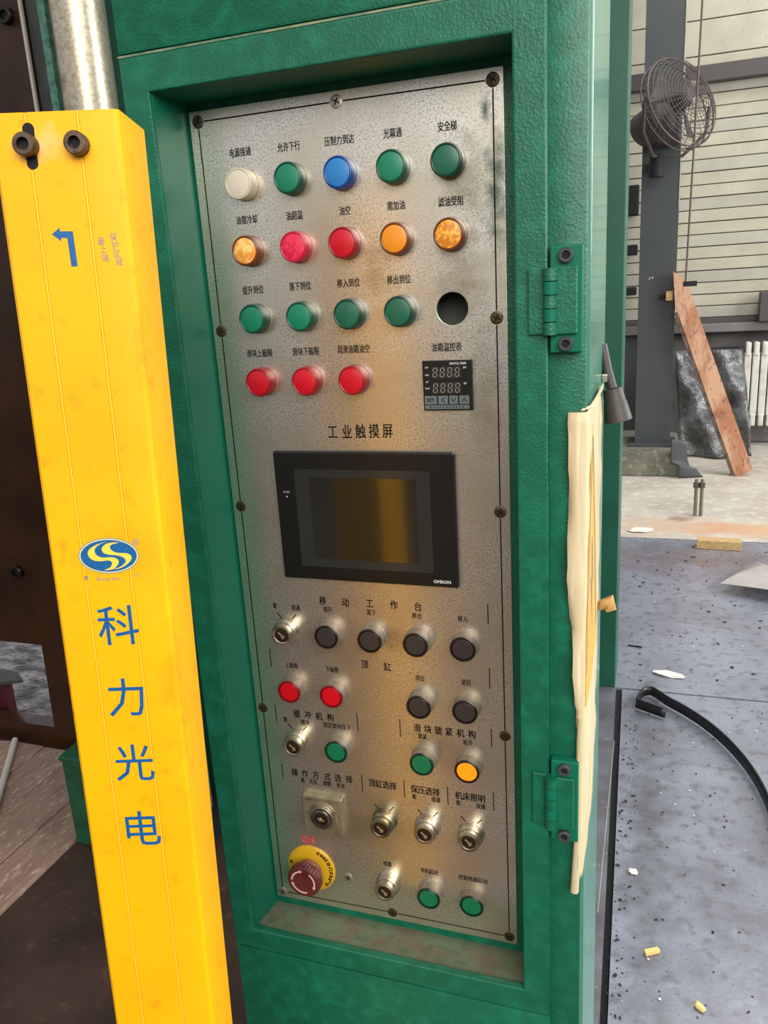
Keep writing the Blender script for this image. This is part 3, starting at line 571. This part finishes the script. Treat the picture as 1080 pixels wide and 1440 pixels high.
# emergency stop
EY = mat('emergency_yellow', (206, 160, 28), .38, noise=(40, (196, 150, 20), .45, .7, 4)); ER = mat('emergency_red', (98, 40, 38), .42, noise=(60, (78, 28, 28), .4, .7, 3)); ERD = mat('dusty_red_side', (150, 104, 88), .7, noise=(160, (120, 74, 62), .4, .7, 3))
ex, ez = -.1003, .8480
es = B().lathe([(0, 0), (.0312, 0), (.0312, .0016), (.0302, .0024), (.0180, .0028), (0, .0028)], (ex, YP, ez), n=64).obj('emergency_stop', EY, cp, 40); es['label'] = 'yellow emergency stop disc with mushroom button'
B().lathe([(.0128, .002), (.0150, .004), (.0146, .012), (.0185, .0145), (.0208, .0165)], (ex, YP, ez), n=48).obj('button_neck', ERD, es, 40)
mb = B(); n = 72; prof = [(.0200, .0155), (.0213, .0165), (.0214, .0235), (.0206, .0258), (.0188, .0268), (0, .0262)]
mb.lathe(prof, (ex, YP, ez), n=n)
me = mb.mesh('mushroom')
for v in me.vertices:
    r_ = math.hypot(v.co.x - ex, v.co.z - ez)
    if .0208 < r_ and -v.co.y < .0245:
        a = round(math.atan2(v.co.z - ez, v.co.x - ex) / (2 * math.pi) * n)
        if a % 2: v.co.x = ex + (v.co.x - ex) * .955; v.co.z = ez + (v.co.z - ez) * .955
finish('mushroom_head', me, ER, es, 30)
arc = B(); PINK = mat('worn_white_arrow', (214, 170, 154), .6)
for a0, a1, head in ((55, -20, 1), (175, 105, 0), (285, 200, 0)):
    pts = []; N_ = 16
    for k_ in range(N_ + 1):
        a = math.radians(a0 + (a1 - a0) * k_ / N_); pts.append((ex + .0158 * math.cos(a), ez + .0158 * math.sin(a)))
    for k_ in range(N_, -1, -1):
        a = math.radians(a0 + (a1 - a0) * k_ / N_); pts.append((ex + .0138 * math.cos(a), ez + .0138 * math.sin(a)))
    arc.prism(pts, lambda u, v: (u, YP - .0262, v), lambda u, v: (u, YP - .02695, v))
    a = math.radians(a1); e_ = Vector((ex + .0148 * math.cos(a), ez + .0148 * math.sin(a))); t_ = Vector((math.sin(a), -math.cos(a)))
    n_ = Vector((-t_.y, t_.x))
    arc.prism([tuple(e_ + n_ * .0022), tuple(e_ + t_ * .0038), tuple(e_ - n_ * .0022)], lambda u, v: (u, YP - .0262, v), lambda u, v: (u, YP - .02695, v))
arc.obj('release_arrows', PINK, es)
def ring_text(word, a0, a1, r, hh, parent, m_):
    for i, ch in enumerate(word):
        a = math.radians(a0 + (a1 - a0) * i / max(1, len(word) - 1))
        me = text_mesh(ch, hh, bold=.06); me.transform(Matrix.Rotation(math.pi / 2 - a, 4, 'Y'))
        me.transform(Matrix.Translation((ex + r * math.cos(a), YP - .0024, ez + r * math.sin(a)))); finish('disc_letter', me, m_, parent)
ring_text('EMERGENCY', 64, -44, .0256, .0062, es, INK); ring_text('STOP', 262, 168, .0256, .0062, es, INK)

# temperature controller
tx0, tx1, tz0, tz1 = .0712, .1198, 1.4148, 1.4625
tc = pbox('temperature_controller', tx0, tx1, -.0045, YP, tz0, tz1, BLACK, cp, .0007); tc['label'] = 'small black digital oil temperature controller, display off'
def U(u): return tx0 + (tx1 - tx0) * u
def V(v): return tz1 - (tz1 - tz0) * v
def tcb(name, u0, u1, v0, v1, m_, d=.0002): return pbox(name, U(u0), U(u1), -.0045 - d, -.0044, V(v1), V(v0), m_, tc, 0)
seg = B()
def digit(x, z, w_, h_, bld):
    t = .0008; sl = .10
    def s_(x0, x1, z0, z1):
        bld.prism([(x0 + sl * (z0 - z), z0), (x1 + sl * (z0 - z), z0), (x1 + sl * (z1 - z), z1), (x0 + sl * (z1 - z), z1)], lambda a, b: (a, -.0048, b), lambda a, b: (a, -.0050, b))
    g_ = .0003
    for zz in (z - h_ / 2, z, z + h_ / 2): s_(x - w_ / 2 + g_ + t / 2, x + w_ / 2 - g_ - t / 2, zz - t / 2, zz + t / 2)
    for sx in (-1, 1):
        s_(x + sx * w_ / 2 - t / 2, x + sx * w_ / 2 + t / 2, z + g_ + t / 2, z + h_ / 2 - g_ - t / 2 + t / 2)
        s_(x + sx * w_ / 2 - t / 2, x + sx * w_ / 2 + t / 2, z - h_ / 2 + g_ + t / 2 - t / 2, z - g_ - t / 2)
for vc in (.235, .545):
    o = tcb('display_window', .19, .79, vc - .115, vc + .115, LCDBG)
    dg_ = B()
    for i in range(4): digit(U(.26 + .148 * i), V(vc), .0037, .0082, dg_)
    dg_.obj('digit_segments', LCD, tc)
for i, (u0, u1) in enumerate([(.03, .275), (.305, .50), (.53, .70), (.73, .93)]): tcb('key', u0, u1, .70, .87, KEYPAD)
tcb('maker_strip', .03, .93, .89, .965, KEYPAD)
def tct(t, u, v, hh, m_, pt=None):
    me = text_mesh(t, hh, pt, bold=.03); me.transform(Matrix.Translation((U(u), -.0047, V(v)))); finish('printed_mark', me, m_, tc)
tct('XMTG-7000', .72, .065, .0021, WHITE_INK, .0018); tct('PV', .86, .15, .0019, WHITE_INK); tct('SV', .86, .46, .0019, WHITE_INK)
for t, v in (('AL1', .13), ('AL2', .28), ('AT', .42), ('OUT', .55)): tct(t, .095, v, .0015, WHITE_INK)
tct('SET', .15, .785, .0034, INK)
for u, rot in ((.40, math.pi / 2 * 3), (.615, math.pi), (.83, 0)):
    me = curve_plate([[(-.0026, -.0016), (-.0021, -.0021), (0, .0009), (.0021, -.0021), (.0026, -.0016), (0, .0021)]], .0001)
    me.transform(Matrix.Translation((U(u), -.0048, V(.785))) @ Matrix.Rotation(rot, 4, 'Y')); finish('arrow_mark', me, INK, tc)
mk = B()
for i in range(11): mk.box(U(.13 + .066 * i), U(.155 + .066 * i), -.0049, -.0046, V(.94), V(.915))
mk.obj('small_print', INK, tc)

# touch screen
ts = B().box(-.0960, .1000, -.0060, YP, 1.2325, 1.3740, .0018).obj('touch_screen', BLACK_TOP, cp); ts['label'] = 'black framed touch screen, switched off'
ts.data.transform(Matrix.Identity(4))
pbox('front_sheet', -.0940, .0980, -.0064, -.0058, 1.2345, 1.3718, BLACK, ts, .0002)
pbox('glass_border', -.0728, .0745, -.0067, -.0062, 1.2480, 1.3550, GLASS_FR, ts, 0)
pbox('display', -.0562, .0600, -.0069, -.0065, 1.2575, 1.3465, GLASS, ts, 0)
for t, x, zz, hh, pt, m_ in (('RUN', -.0835, 1.3300, .0020, .0023, GREY_INK), ('OMRON', .0830, 1.2390, .0033, .0036, WHITE_INK)):
    me = text_mesh(t, hh, pt, bold=.03); me.transform(Matrix.Translation((x, -.0064, zz))); finish('printed_mark', me, m_, ts)
B().lathe([(0, .0064), (.0008, .0064), (.0007, .0067), (0, .0068)], (-.0835, 0, 1.3250), n=14).obj('status_led', WHITE_INK, ts)

# ================================================================== YELLOW LIGHT CURTAIN GUARD
P0 = Vector((-.0666, -.2845, 1.6306)); AX = Vector((.0075, .044, .999)).normalized()
GX = right.normalized(); GX = (GX - AX * GX.dot(AX)).normalized(); GY = AX.cross(GX)
if GY.y < 0: GY = -GY
def guard(P0, AX, GX, GY, full, label, group):
    zb = -(P0.z) / AX.z + .0165
    base = P0 + AX * zb
    root = empty('light_curtain_guard', (base.x, base.y, 0), label, 'guard', group)
    K = .8065
    def W(u, w_, v): return P0 + GX * (u * K / 1000) + GY * (w_ * K / 1000) + AX * (v * K / 1000)
    top, bot = 23, zb * 1000 / K
    def prof(gr=1):
        P = [(-68.5, 3), (-65.5, 0)]
        for s in (-39.7, 1.2): P += [(s - 1.3, 0), (s - .7, 1.2), (s + .7, 1.2), (s + 1.3, 0)]
        P += [(28.5, 0), (30.6, .7), (32.2, 2.2), (33, 4.5), (33, 70), (-68.5, 70)]
        return P
    B().prism(prof(), lambda a, b: W(a, b, bot), lambda a, b: W(a, b, top)).obj('housing', YELLOW, root, 25)
    if not full: return root
    # seams in the two grooves, worn right arris
    for s in (-39.7, 1.2):
        B().prism([(s - .55, .35), (s + .55, .35), (s + .55, 1.25), (s - .55, 1.25)], lambda a, b: W(a, b, bot + 5), lambda a, b: W(a, b, top - .3)).obj('seam_strip', YEDGE, root)
    # slot under the left bolt
    sl = [(4.6 * math.cos(a) - 38.4, (11 if math.sin(a) >= 0 else -14) + 4.6 * math.sin(a)) for a in [2 * math.pi * i / 24 for i in range(24)]]
    B().prism(sl, lambda a, b: W(a, -.15, b), lambda a, b: W(a, 1.4, b)).obj('slot', DARKHOLE, root)
    for u, v in ((-40.0, -1.5), (-.2, -2.0)):
        socket_screw('socket_bolt', W(u, -.1, v), .0071, .0085, root, -GY)
    def flat(poly, name, m_, d=.15):
        return B().prism(poly, lambda a, b: W(a, .05, b), lambda a, b: W(a, -d, b)).obj(name, m_, root)
    flat([(-30.5, -67.5), (-23.6, -62.6), (-23.4, -65.4), (-13.2, -65.6), (-12.6, -92.6), (-17.8, -92.8), (-18.3, -70.6), (-23.3, -70.4), (-23.2, -73)], 'direction_arrow', BLUE)
    FM = Matrix((( GX.x, GY.x, AX.x, 0), (GX.y, GY.y, AX.y, 0), (GX.z, GY.z, AX.z, 0), (0, 0, 0, 1)))
    def glyph(t, u, v, hh, pt, m_, name='printed_character', rot=0, bold=0, shear=0, d=-.05):
        me = text_mesh(t, hh * K, pt * K if pt else None, bold=bold, shear=shear, thick=.0001)
        if rot: me.transform(Matrix.Rotation(rot, 4, 'Y'))
        me.transform(Matrix.Translation(W(u, d, v)) @ FM); return finish(name, me, m_, root)
    for t, u, v in (('科', -15.6, -404), ('力', -16.3, -474.6), ('光', -16.1, -541.6), ('电', -15.4, -612)):
        glyph(t, u, v, .0375, .0385, BLUE, bold=.006)
    for i, t in enumerate('保护区域'): glyph(t, 18.6 + i * .9, -71.5 - i * 6.4, .0062, .0060, GREYBLUE, 'small_character')
    for i, t in enumerate('最上端'): glyph(t, 8.6 + i * .9, -74.4 - i * 6.4, .0062, .0060, GREYBLUE, 'small_character')
    # oval emblem
    ec = (-16.4, -337.2)
    def ell(rx, ry, n=56): return [(ec[0] + rx * math.cos(2 * math.pi * i / n), ec[1] + ry * math.sin(2 * math.pi * i / n)) for i in range(n)]
    em = flat(ell(26.8, 16.4), 'oval_emblem', GREYBLUE, .05)
    def sub(poly, name, m_, d0, d1): return B().prism(poly, lambda a, b: W(a, -d0, b), lambda a, b: W(a, -d1, b)).obj(name, m_, em)
    LY = mat('pale_emblem_ring', (214, 206, 150), .5)
    sub(ell(26.0, 15.6), 'emblem_ring', LY, .05, .10); sub(ell(24.8, 14.6), 'emblem_field', BLUE, .10, .16)
    def cv(pts): return [(ec[0] + (x - 520) * .0646, ec[1] - (y - 325) * .068) for x, y in pts]
    def smooth_loop(pts):
        out = []; n = len(pts)
        for i in range(n):
            p0, p1, p2, p3 = [Vector(pts[(i + k) % n]) for k in (-1, 0, 1, 2)]
            for s in range(4):
                t = s / 4; out.append(tuple(.5 * ((2 * p1) + (p2 - p0) * t + (2 * p0 - 5 * p1 + 4 * p2 - p3) * t * t + (3 * p1 - p0 - 3 * p2 + p3) * t ** 3)))
        return out
    YL = mat('emblem_yellow', (246, 206, 70), .5)
    s1 = [(520, 135), (400, 160), (290, 210), (243, 270), (252, 330), (310, 378), (400, 392), (500, 385), (548, 402), (552, 440), (515, 485), (440, 515), (560, 505), (625, 455), (650, 400), (620, 362), (560, 345), (440, 345), (370, 320), (337, 270), (355, 210), (430, 160)]
    s2 = [(680, 150), (550, 150), (465, 188), (436, 240), (462, 285), (530, 308), (640, 322), (715, 350), (745, 392), (728, 432), (660, 478), (570, 510), (680, 488), (780, 430), (830, 370), (818, 322), (760, 297), (650, 288), (585, 262), (550, 212), (585, 172)]
    for s_ in (s1, s2): sub(smooth_loop(cv(s_)), 'emblem_stroke', YL, .16, .22)
    glyph('®', 8.6, -325.6, .0068, None, GREYBLUE, 'registered_mark')
    glyph('Shuang Shan', -19.5, -358.8, .0042, .0020, GREYBLUE, 'small_lettering', shear=.4)
    glyph('雙', -38.6, -357.2, .0042, .0044, GREYBLUE, 'small_character'); glyph('山', 6.6, -355.6, .0036, .0046, GREYBLUE, 'small_character')
    return root
guard(P0, AX, GX, GY, True, 'yellow light curtain guard with blue lettering, two bolts and an oval emblem', None)

# ================================================================== RIGHT BACKGROUND
# leaning plank with clamp
pk = empty('leaning_plank', (.95, 5.85, 0), 'rough reddish brown plank leaning from the floor against the grey column', 'plank')
A0 = Vector((.955, 5.76, .005)); A1 = Vector((.395, 5.86, 1.50)); d = (A1 - A0).normalized(); Lp = (A1 - A0).length
sd = Vector((0, -1, 0)); sd = (sd - d * sd.dot(d)).normalized(); wv = d.cross(sd)
def pkM(): return Matrix(((wv.x, sd.x, d.x, A0.x), (wv.y, sd.y, d.y, A0.y), (wv.z, sd.z, d.z, A0.z), (0, 0, 0, 1)))
wsg = 1 if wv.x > 0 else -1
bb = B(); bb.prism([(-.065, 0), (.065, .03), (.065, Lp - .12), (.045, Lp - .02), (0.0, Lp + .04 ), (-.065 , Lp - .2 )] if wsg > 0 else [(.065, 0), (-.065, .03), (-.065, Lp - .12), (-.045, Lp - .02), (0.0, Lp + .04), (.065, Lp - .2)], lambda a, b: pkM() @ Vector((a, 0, b)), lambda a, b: pkM() @ Vector((a, .05, b)))
o = bb.obj('board', WOOD, pk)
B().box(-.092, -.067, -.0, .046, .02, Lp - .25, .003, M=pkM() @ Matrix.Diagonal((wsg, 1, 1, 1))).obj('edge_batten', WOOD_EDGE, pk)
cl = empty('pipe_clamp', (.36, 5.86, 1.36), 'small brass-coloured clamp between the column and the leaning plank', 'clamp')
B().box(.335, .385, 5.83, 5.89, 1.33, 1.40, .004).obj('body', WOODB, cl); B().tube([(.29, 5.87, 1.36), (.345, 5.86, 1.365)], .018, 12).obj('screw_end', BLACKM, cl)
# radiator
rd = empty('radiator', (1.2, 6.88, .2), 'off-white cast iron radiator on the wall right of the plank', 'radiator')
for i in range(6):
    x = 1.005 + i * .066
    s = B(); s.box(x, x + .056, 6.84, 6.95, .28, .83, .008); s.box(x + .006, x + .050, 6.83, 6.95, .80, .92, .012); s.box(x + .006, x + .050, 6.83, 6.95, .19, .30, .012); s.box(x - .008, x + .064, 6.87, 6.92, .76, .79); s.box(x - .008, x + .064, 6.87, 6.92, .32, .35)
    s.obj('section', CASTWH, rd)
# crumpled grey sheet behind the plank, curled sheet by the plinth
def sheet(name, f, nu, nv, m_, thick, label, cat):
    bm = bmesh.new(); g_ = [[bm.verts.new(f(i / nu, j / nv)) for i in range(nu + 1)] for j in range(nv + 1)]
    for j in range(nv):
        for i in range(nu): bm.faces.new((g_[j][i], g_[j][i + 1], g_[j + 1][i + 1], g_[j + 1][i]))
    me = bpy.data.meshes.new(name); bm.to_mesh(me); bm.free(); o = finish(name, me, m_, None, 60); o.modifiers.new('t', 'SOLIDIFY').thickness = thick
    return tag(o, label, cat)
sheet('crumpled_sheet', lambda a, b: Vector((.43 + .55 * a + .08 * (1 - b), 6.35 + .35 * b + .05 * math.sin(a * 9 + b * 5) + .03 * math.sin(b * 17), .02 + .86 * b)), 24, 24, FOIL, .004, 'crumpled grey plastic sheet against the wall behind the plank', 'sheet')
sheet('curled_sheet', lambda a, b: Vector((.41 + .11 * a + .10 * (1 - b) ** 2 * a, 5.60 + .05 * a, .005 + .30 * b + .02 * math.sin(a * 3) - .05 * a)) if b > .4 else Vector((.475 + .08 * a - .0 * b + .10 * (1 - b) ** 2 * a, 5.6 + .05 * a, .005 + .3 * b - .04 * a * b / .4)), 8, 12, COLUMN_D, .004, 'curled dark sheet hanging over the corner of the concrete plinth', 'sheet')
# threaded rods standing in the concrete
for i, x in enumerate((.553, .588)):
    r_ = empty('anchor_bolt', (x, 4.58, 0), ['left', 'right'][i] + ' one of two threaded anchor bolts standing in the concrete', 'anchor bolt', 'anchor bolts in the concrete apron')
    B().lathe([(0, 0), (.011, 0), (.011, .245), (0, .245)], (x, 4.58, 0), (0, 0, 1), 16).obj('shank', mat('bolt_steel', (128, 122, 108), .5, .5), r_, 40)
    B().lathe([(0, .19), (.019, .19), (.019, .222), (0, .222)], (x, 4.58, 0), (0, 0, 1), 6).obj('nut', mat('nut_steel', (96, 88, 74), .5, .5), r_)
tag(B().box(-.118, .118, -.04, .04, 0, .05, .002, M=Matrix.Translation((.655, 3.93, .001)) @ Matrix.Rotation(-.06, 4, 'Z')).obj('wooden_block', WOODB), 'short pale wooden block lying at the edge of the steel floor', 'block')
sheet('steel_sheet', lambda a, b: Vector((.6156 + (.2 + .5 * b) * a, 3.2246 + (.33 * (1 - b) - .30 * b) * a , .045 + .06 * a * (1 - a) + .01 * a + .0 * b)), 14, 10, SHEET, .003, 'bright flat steel sheet, bent up slightly, at the right edge of the floor', 'sheet')
# strap
pts = [(.352, 1.938), (.262, 1.985), (.2545, 2.0), (.258, 2.03), (.272, 2.075), (.290, 2.092), (.31, 2.09), (.36, 2.03), (.43, 1.96), (.50, 1.868), (.555, 1.765), (.595, 1.66), (.622, 1.55), (.636, 1.44), (.640, 1.32), (.636, 1.2)]
bm = bmesh.new(); P_ = []
sm = []
for i in range(len(pts) - 1):
    p0, p1, p2, p3 = [Vector(pts[min(max(i + k, 0), len(pts) - 1)]) for k in (-1, 0, 1, 2)]
    for s in range(4):
        t = s / 4; sm.append(.5 * ((2 * p1) + (p2 - p0) * t + (2 * p0 - 5 * p1 + 4 * p2 - p3) * t * t + (3 * p1 - p0 - 3 * p2 + p3) * t ** 3))
lo = [bm.verts.new((p_.x, p_.y, .006)) for p_ in sm]; hi = [bm.verts.new((p_.x + .004, p_.y + .004, .040)) for p_ in sm]
for i in range(len(sm) - 1): bm.faces.new((lo[i], lo[i + 1], hi[i + 1], hi[i]))
me = bpy.data.meshes.new('strap'); bm.to_mesh(me); bm.free(); o = finish('bent_strap', me, STRIP, None, 50); md = o.modifiers.new('t', 'SOLIDIFY'); md.thickness = .006; md.offset = 0
tag(o, 'long black strap standing on edge, hooked at its end, curving across the floor', 'strap')
# small litter
def lump(name, c, s, m_, label, cat, seed, rz=0, flatn=.5, grp=None):
    rnd = random.Random(seed); bm = bmesh.new(); bmesh.ops.create_icosphere(bm, subdivisions=2, radius=1)
    for v in bm.verts: v.co *= .75 + .5 * rnd.random(); v.co = Vector((v.co.x * s[0], v.co.y * s[1], v.co.z * s[2]))
    zmin = min(v.co.z for v in bm.verts)
    R_ = Matrix.Rotation(rz, 4, 'Z')
    for v in bm.verts: v.co.z -= zmin; v.co = R_ @ v.co + Vector(c)
    me = bpy.data.meshes.new(name); bm.to_mesh(me); bm.free(); o = finish(name, me, m_); return tag(o, label, cat, grp)
lump('rag_scrap', (.37, 2.28, .0005), (.055, .024, .006), RAG, 'crumpled white rag scrap on the grey steel floor', 'rag', 3, -.25)
tag(B().box(-.018, .018, -.006, .006, 0, .010, .001, M=Matrix.Translation((.3176, .858, .001)) @ Matrix.Rotation(.5, 4, 'Z')).obj('wood_chip', WOODCHIP), 'fresh yellow wood chip on the floor near the bottom edge', 'wood chip')
lump('wood_splinter', (.416, .733, .0005), (.014, .008, .004), WOODCHIP, 'short pale splinter right of the fresh wood chip, at the bottom', 'splinter', 5, -.9)
lump('paint_flake', (.225, 4.2, .0005), (.075, .05, .006), RAG, 'white flake on the concrete edge left of the wooden block', 'flake', 9, .1)
lump('dark_clod', (.80, 2.25, .0005), (.05, .04, .022), GRIT, 'dark clod with pale top at the right edge by the floor seam', 'clod', 11)
lump('tuft', (.268, 1.12, .0005), (.012, .012, .004), RAG, 'small white fluff on the floor beside the black gap', 'fluff', 12)
tag(B().box(-.028, .028, -.0035, .0035, 0, .004, M=Matrix.Translation((.235, 2.52, .001)) @ Matrix.Rotation(-.12, 4, 'Z')).obj('metal_sliver', BLACKM), 'thin dark metal sliver on the floor above the white rag', 'sliver')
def grit(n, x0, x1, y0, y1, s0, s1, m_, label, seed, power=1):
    rnd = random.Random(seed); bm = bmesh.new()
    for i in range(n):
        x = x0 + (x1 - x0) * rnd.random() ** power; y = y0 + (y1 - y0) * rnd.random(); s = s0 + (s1 - s0) * rnd.random() ** 3
        r = bmesh.ops.create_icosphere(bm, subdivisions=1, radius=1)
        a = rnd.random() * 6; ca, sa = math.cos(a), math.sin(a); ex_, ey_ = s * (.6 + rnd.random()), s * (.4 + .5 * rnd.random())
        for v in r['verts']:
            X, Y = v.co.x * ex_, v.co.y * ey_; v.co = Vector((x + X * ca - Y * sa, y + X * sa + Y * ca, .0008 + max(0, v.co.z * .5 + .4) * s * .55))
    me = bpy.data.meshes.new('grit'); bm.to_mesh(me); bm.free(); o = finish('grit', me, m_); return tag(o, label, 'grit', kind='stuff')
grit(330, .235, .75, .5, 2.1, .0008, .0048, GRIT, 'dark grit scattered over the near steel floor', 1, 1.6)
grit(260, .2, 1.1, 2.2, 3.95, .001, .010, GRIT, 'dark grit scattered over the far steel floor', 2)
grit(130, .24, 1.0, .5, 3.9, .0008, .0065, GRITW, 'pale chips scattered over the steel floor', 3)
grit(160, .222, .262, .5, 1.9, .001, .006, GRIT, 'dark dirt gathered along the black gap', 4, 1.5)
# fan
fn = empty('wall_fan', (.30, 5.5, 2.3), 'dusty industrial fan with wire guard mounted on the grey column', 'fan')
fc = Vector((.385, 5.42, 2.62)); fax = Vector((.66, -.60, .30)).normalized(); u1 = fax.cross(Vector((0, 0, 1))).normalized(); u2 = u1.cross(fax)
def fp(r, a, h): return fc + u1 * r * math.cos(a) + u2 * r * math.sin(a) + fax * h
w1 = B()
for r, h, t in [(.30, 0, .006), (.302, -.06, .005)] + [(.285 - .022 * i, .02 + .07 * math.sin(min(1, (i + 1) / 8) * 1.57), .0022) for i in range(12)]:
    w1.tube([fp(r, 2 * math.pi * k / 36, h) for k in range(37)], t, 5, cap=False)
w1.obj('guard_rings', FANW, fn, 60)
w2 = B()
for k in range(28):
    a = 2 * math.pi * k / 28; w2.tube([fp(.302, a, -.06), fp(.30, a, 0), fp(.24, a, .055), fp(.05, a, .09)], .0022, 4)
    w2.tube([fp(.302, a, -.06), fp(.22, a, -.12), fp(.09, a, -.13)], .0022, 4)
w2.obj('guard_spokes', FANW, fn, 60, kind='stuff')
for k in range(3):
    a = 2 * math.pi * k / 3 + .4
    bl = B(); A_ = [fp(.05, a - .3, -.02), fp(.25, a - .35, -.05), fp(.26, a + .35, .03), fp(.05, a + .5, .02)]
    vs = [bl.bm.verts.new(q) for q in A_] + [bl.bm.verts.new(q + fax * .004) for q in A_]
    for f in ((0, 1, 2, 3), (7, 6, 5, 4), (0, 4, 5, 1), (1, 5, 6, 2), (2, 6, 7, 3), (3, 7, 4, 0)): bl.bm.faces.new([vs[i] for i in f])
    bl.obj('blade', FANM, fn)
B().lathe([(0, -.05), (.05, -.05), (.05, .05), (.03, .07), (0, .07)], fc, fax, 24).obj('hub', FANM, fn, 40)
B().lathe([(0, -.40), (.08, -.39), (.115, -.36), (.115, -.16), (.06, -.12), (0, -.12)], fc, fax, 28).obj('motor', FANM, fn, 40)
yk = B(); yk.tube([fp(.31, .0, -.03), fp(.34, -.5, -.1) , fp(.30, -1.1, -.2), Vector((.24, 5.62, 2.33)), fp(.30, -2.1, -.2), fp(.34, -2.7, -.1), fp(.31, math.pi, -.03)], .012, 8); yk.obj('yoke', FANM, fn, 60)
B().box(.14, .40, 5.66, 5.895, 2.42, 2.74, .02).obj('mounting_box', FANM, fn)
B().lathe([(0, 0), (.052, 0), (.052, .13), (.036, .15), (0, .15)], (.24, 5.62, 2.19), (0, 0, 1), 24).obj('pivot', BLACKM, fn, 40)
B().box(.2, .28, 5.62, 5.895, 2.26, 2.32, .004).obj('wall_bracket', BLACKM, fn)
B().lathe([(0, 0), (.022, .004), (0, .03)], fp(.12, 2.2, .06), fax, 16).obj('cap_nut', CREAM, fn)
cb = empty('hanging_cable', (.47, 5.3, 1.45), 'thin brown cable hanging down in front of the siding, right of the column', 'cable')
B().tube([(.486, 5.3, 4.6), (.4855, 5.3, 3.2), (.472, 5.3, 2.3), (.456, 5.3, 1.47)], .0065, 8).obj('cord', CABLE, cb, 60)
B().box(.44, .53, 5.29, 5.32, 1.435, 1.47, .003).obj('end_toggle', BLACKM, cb)
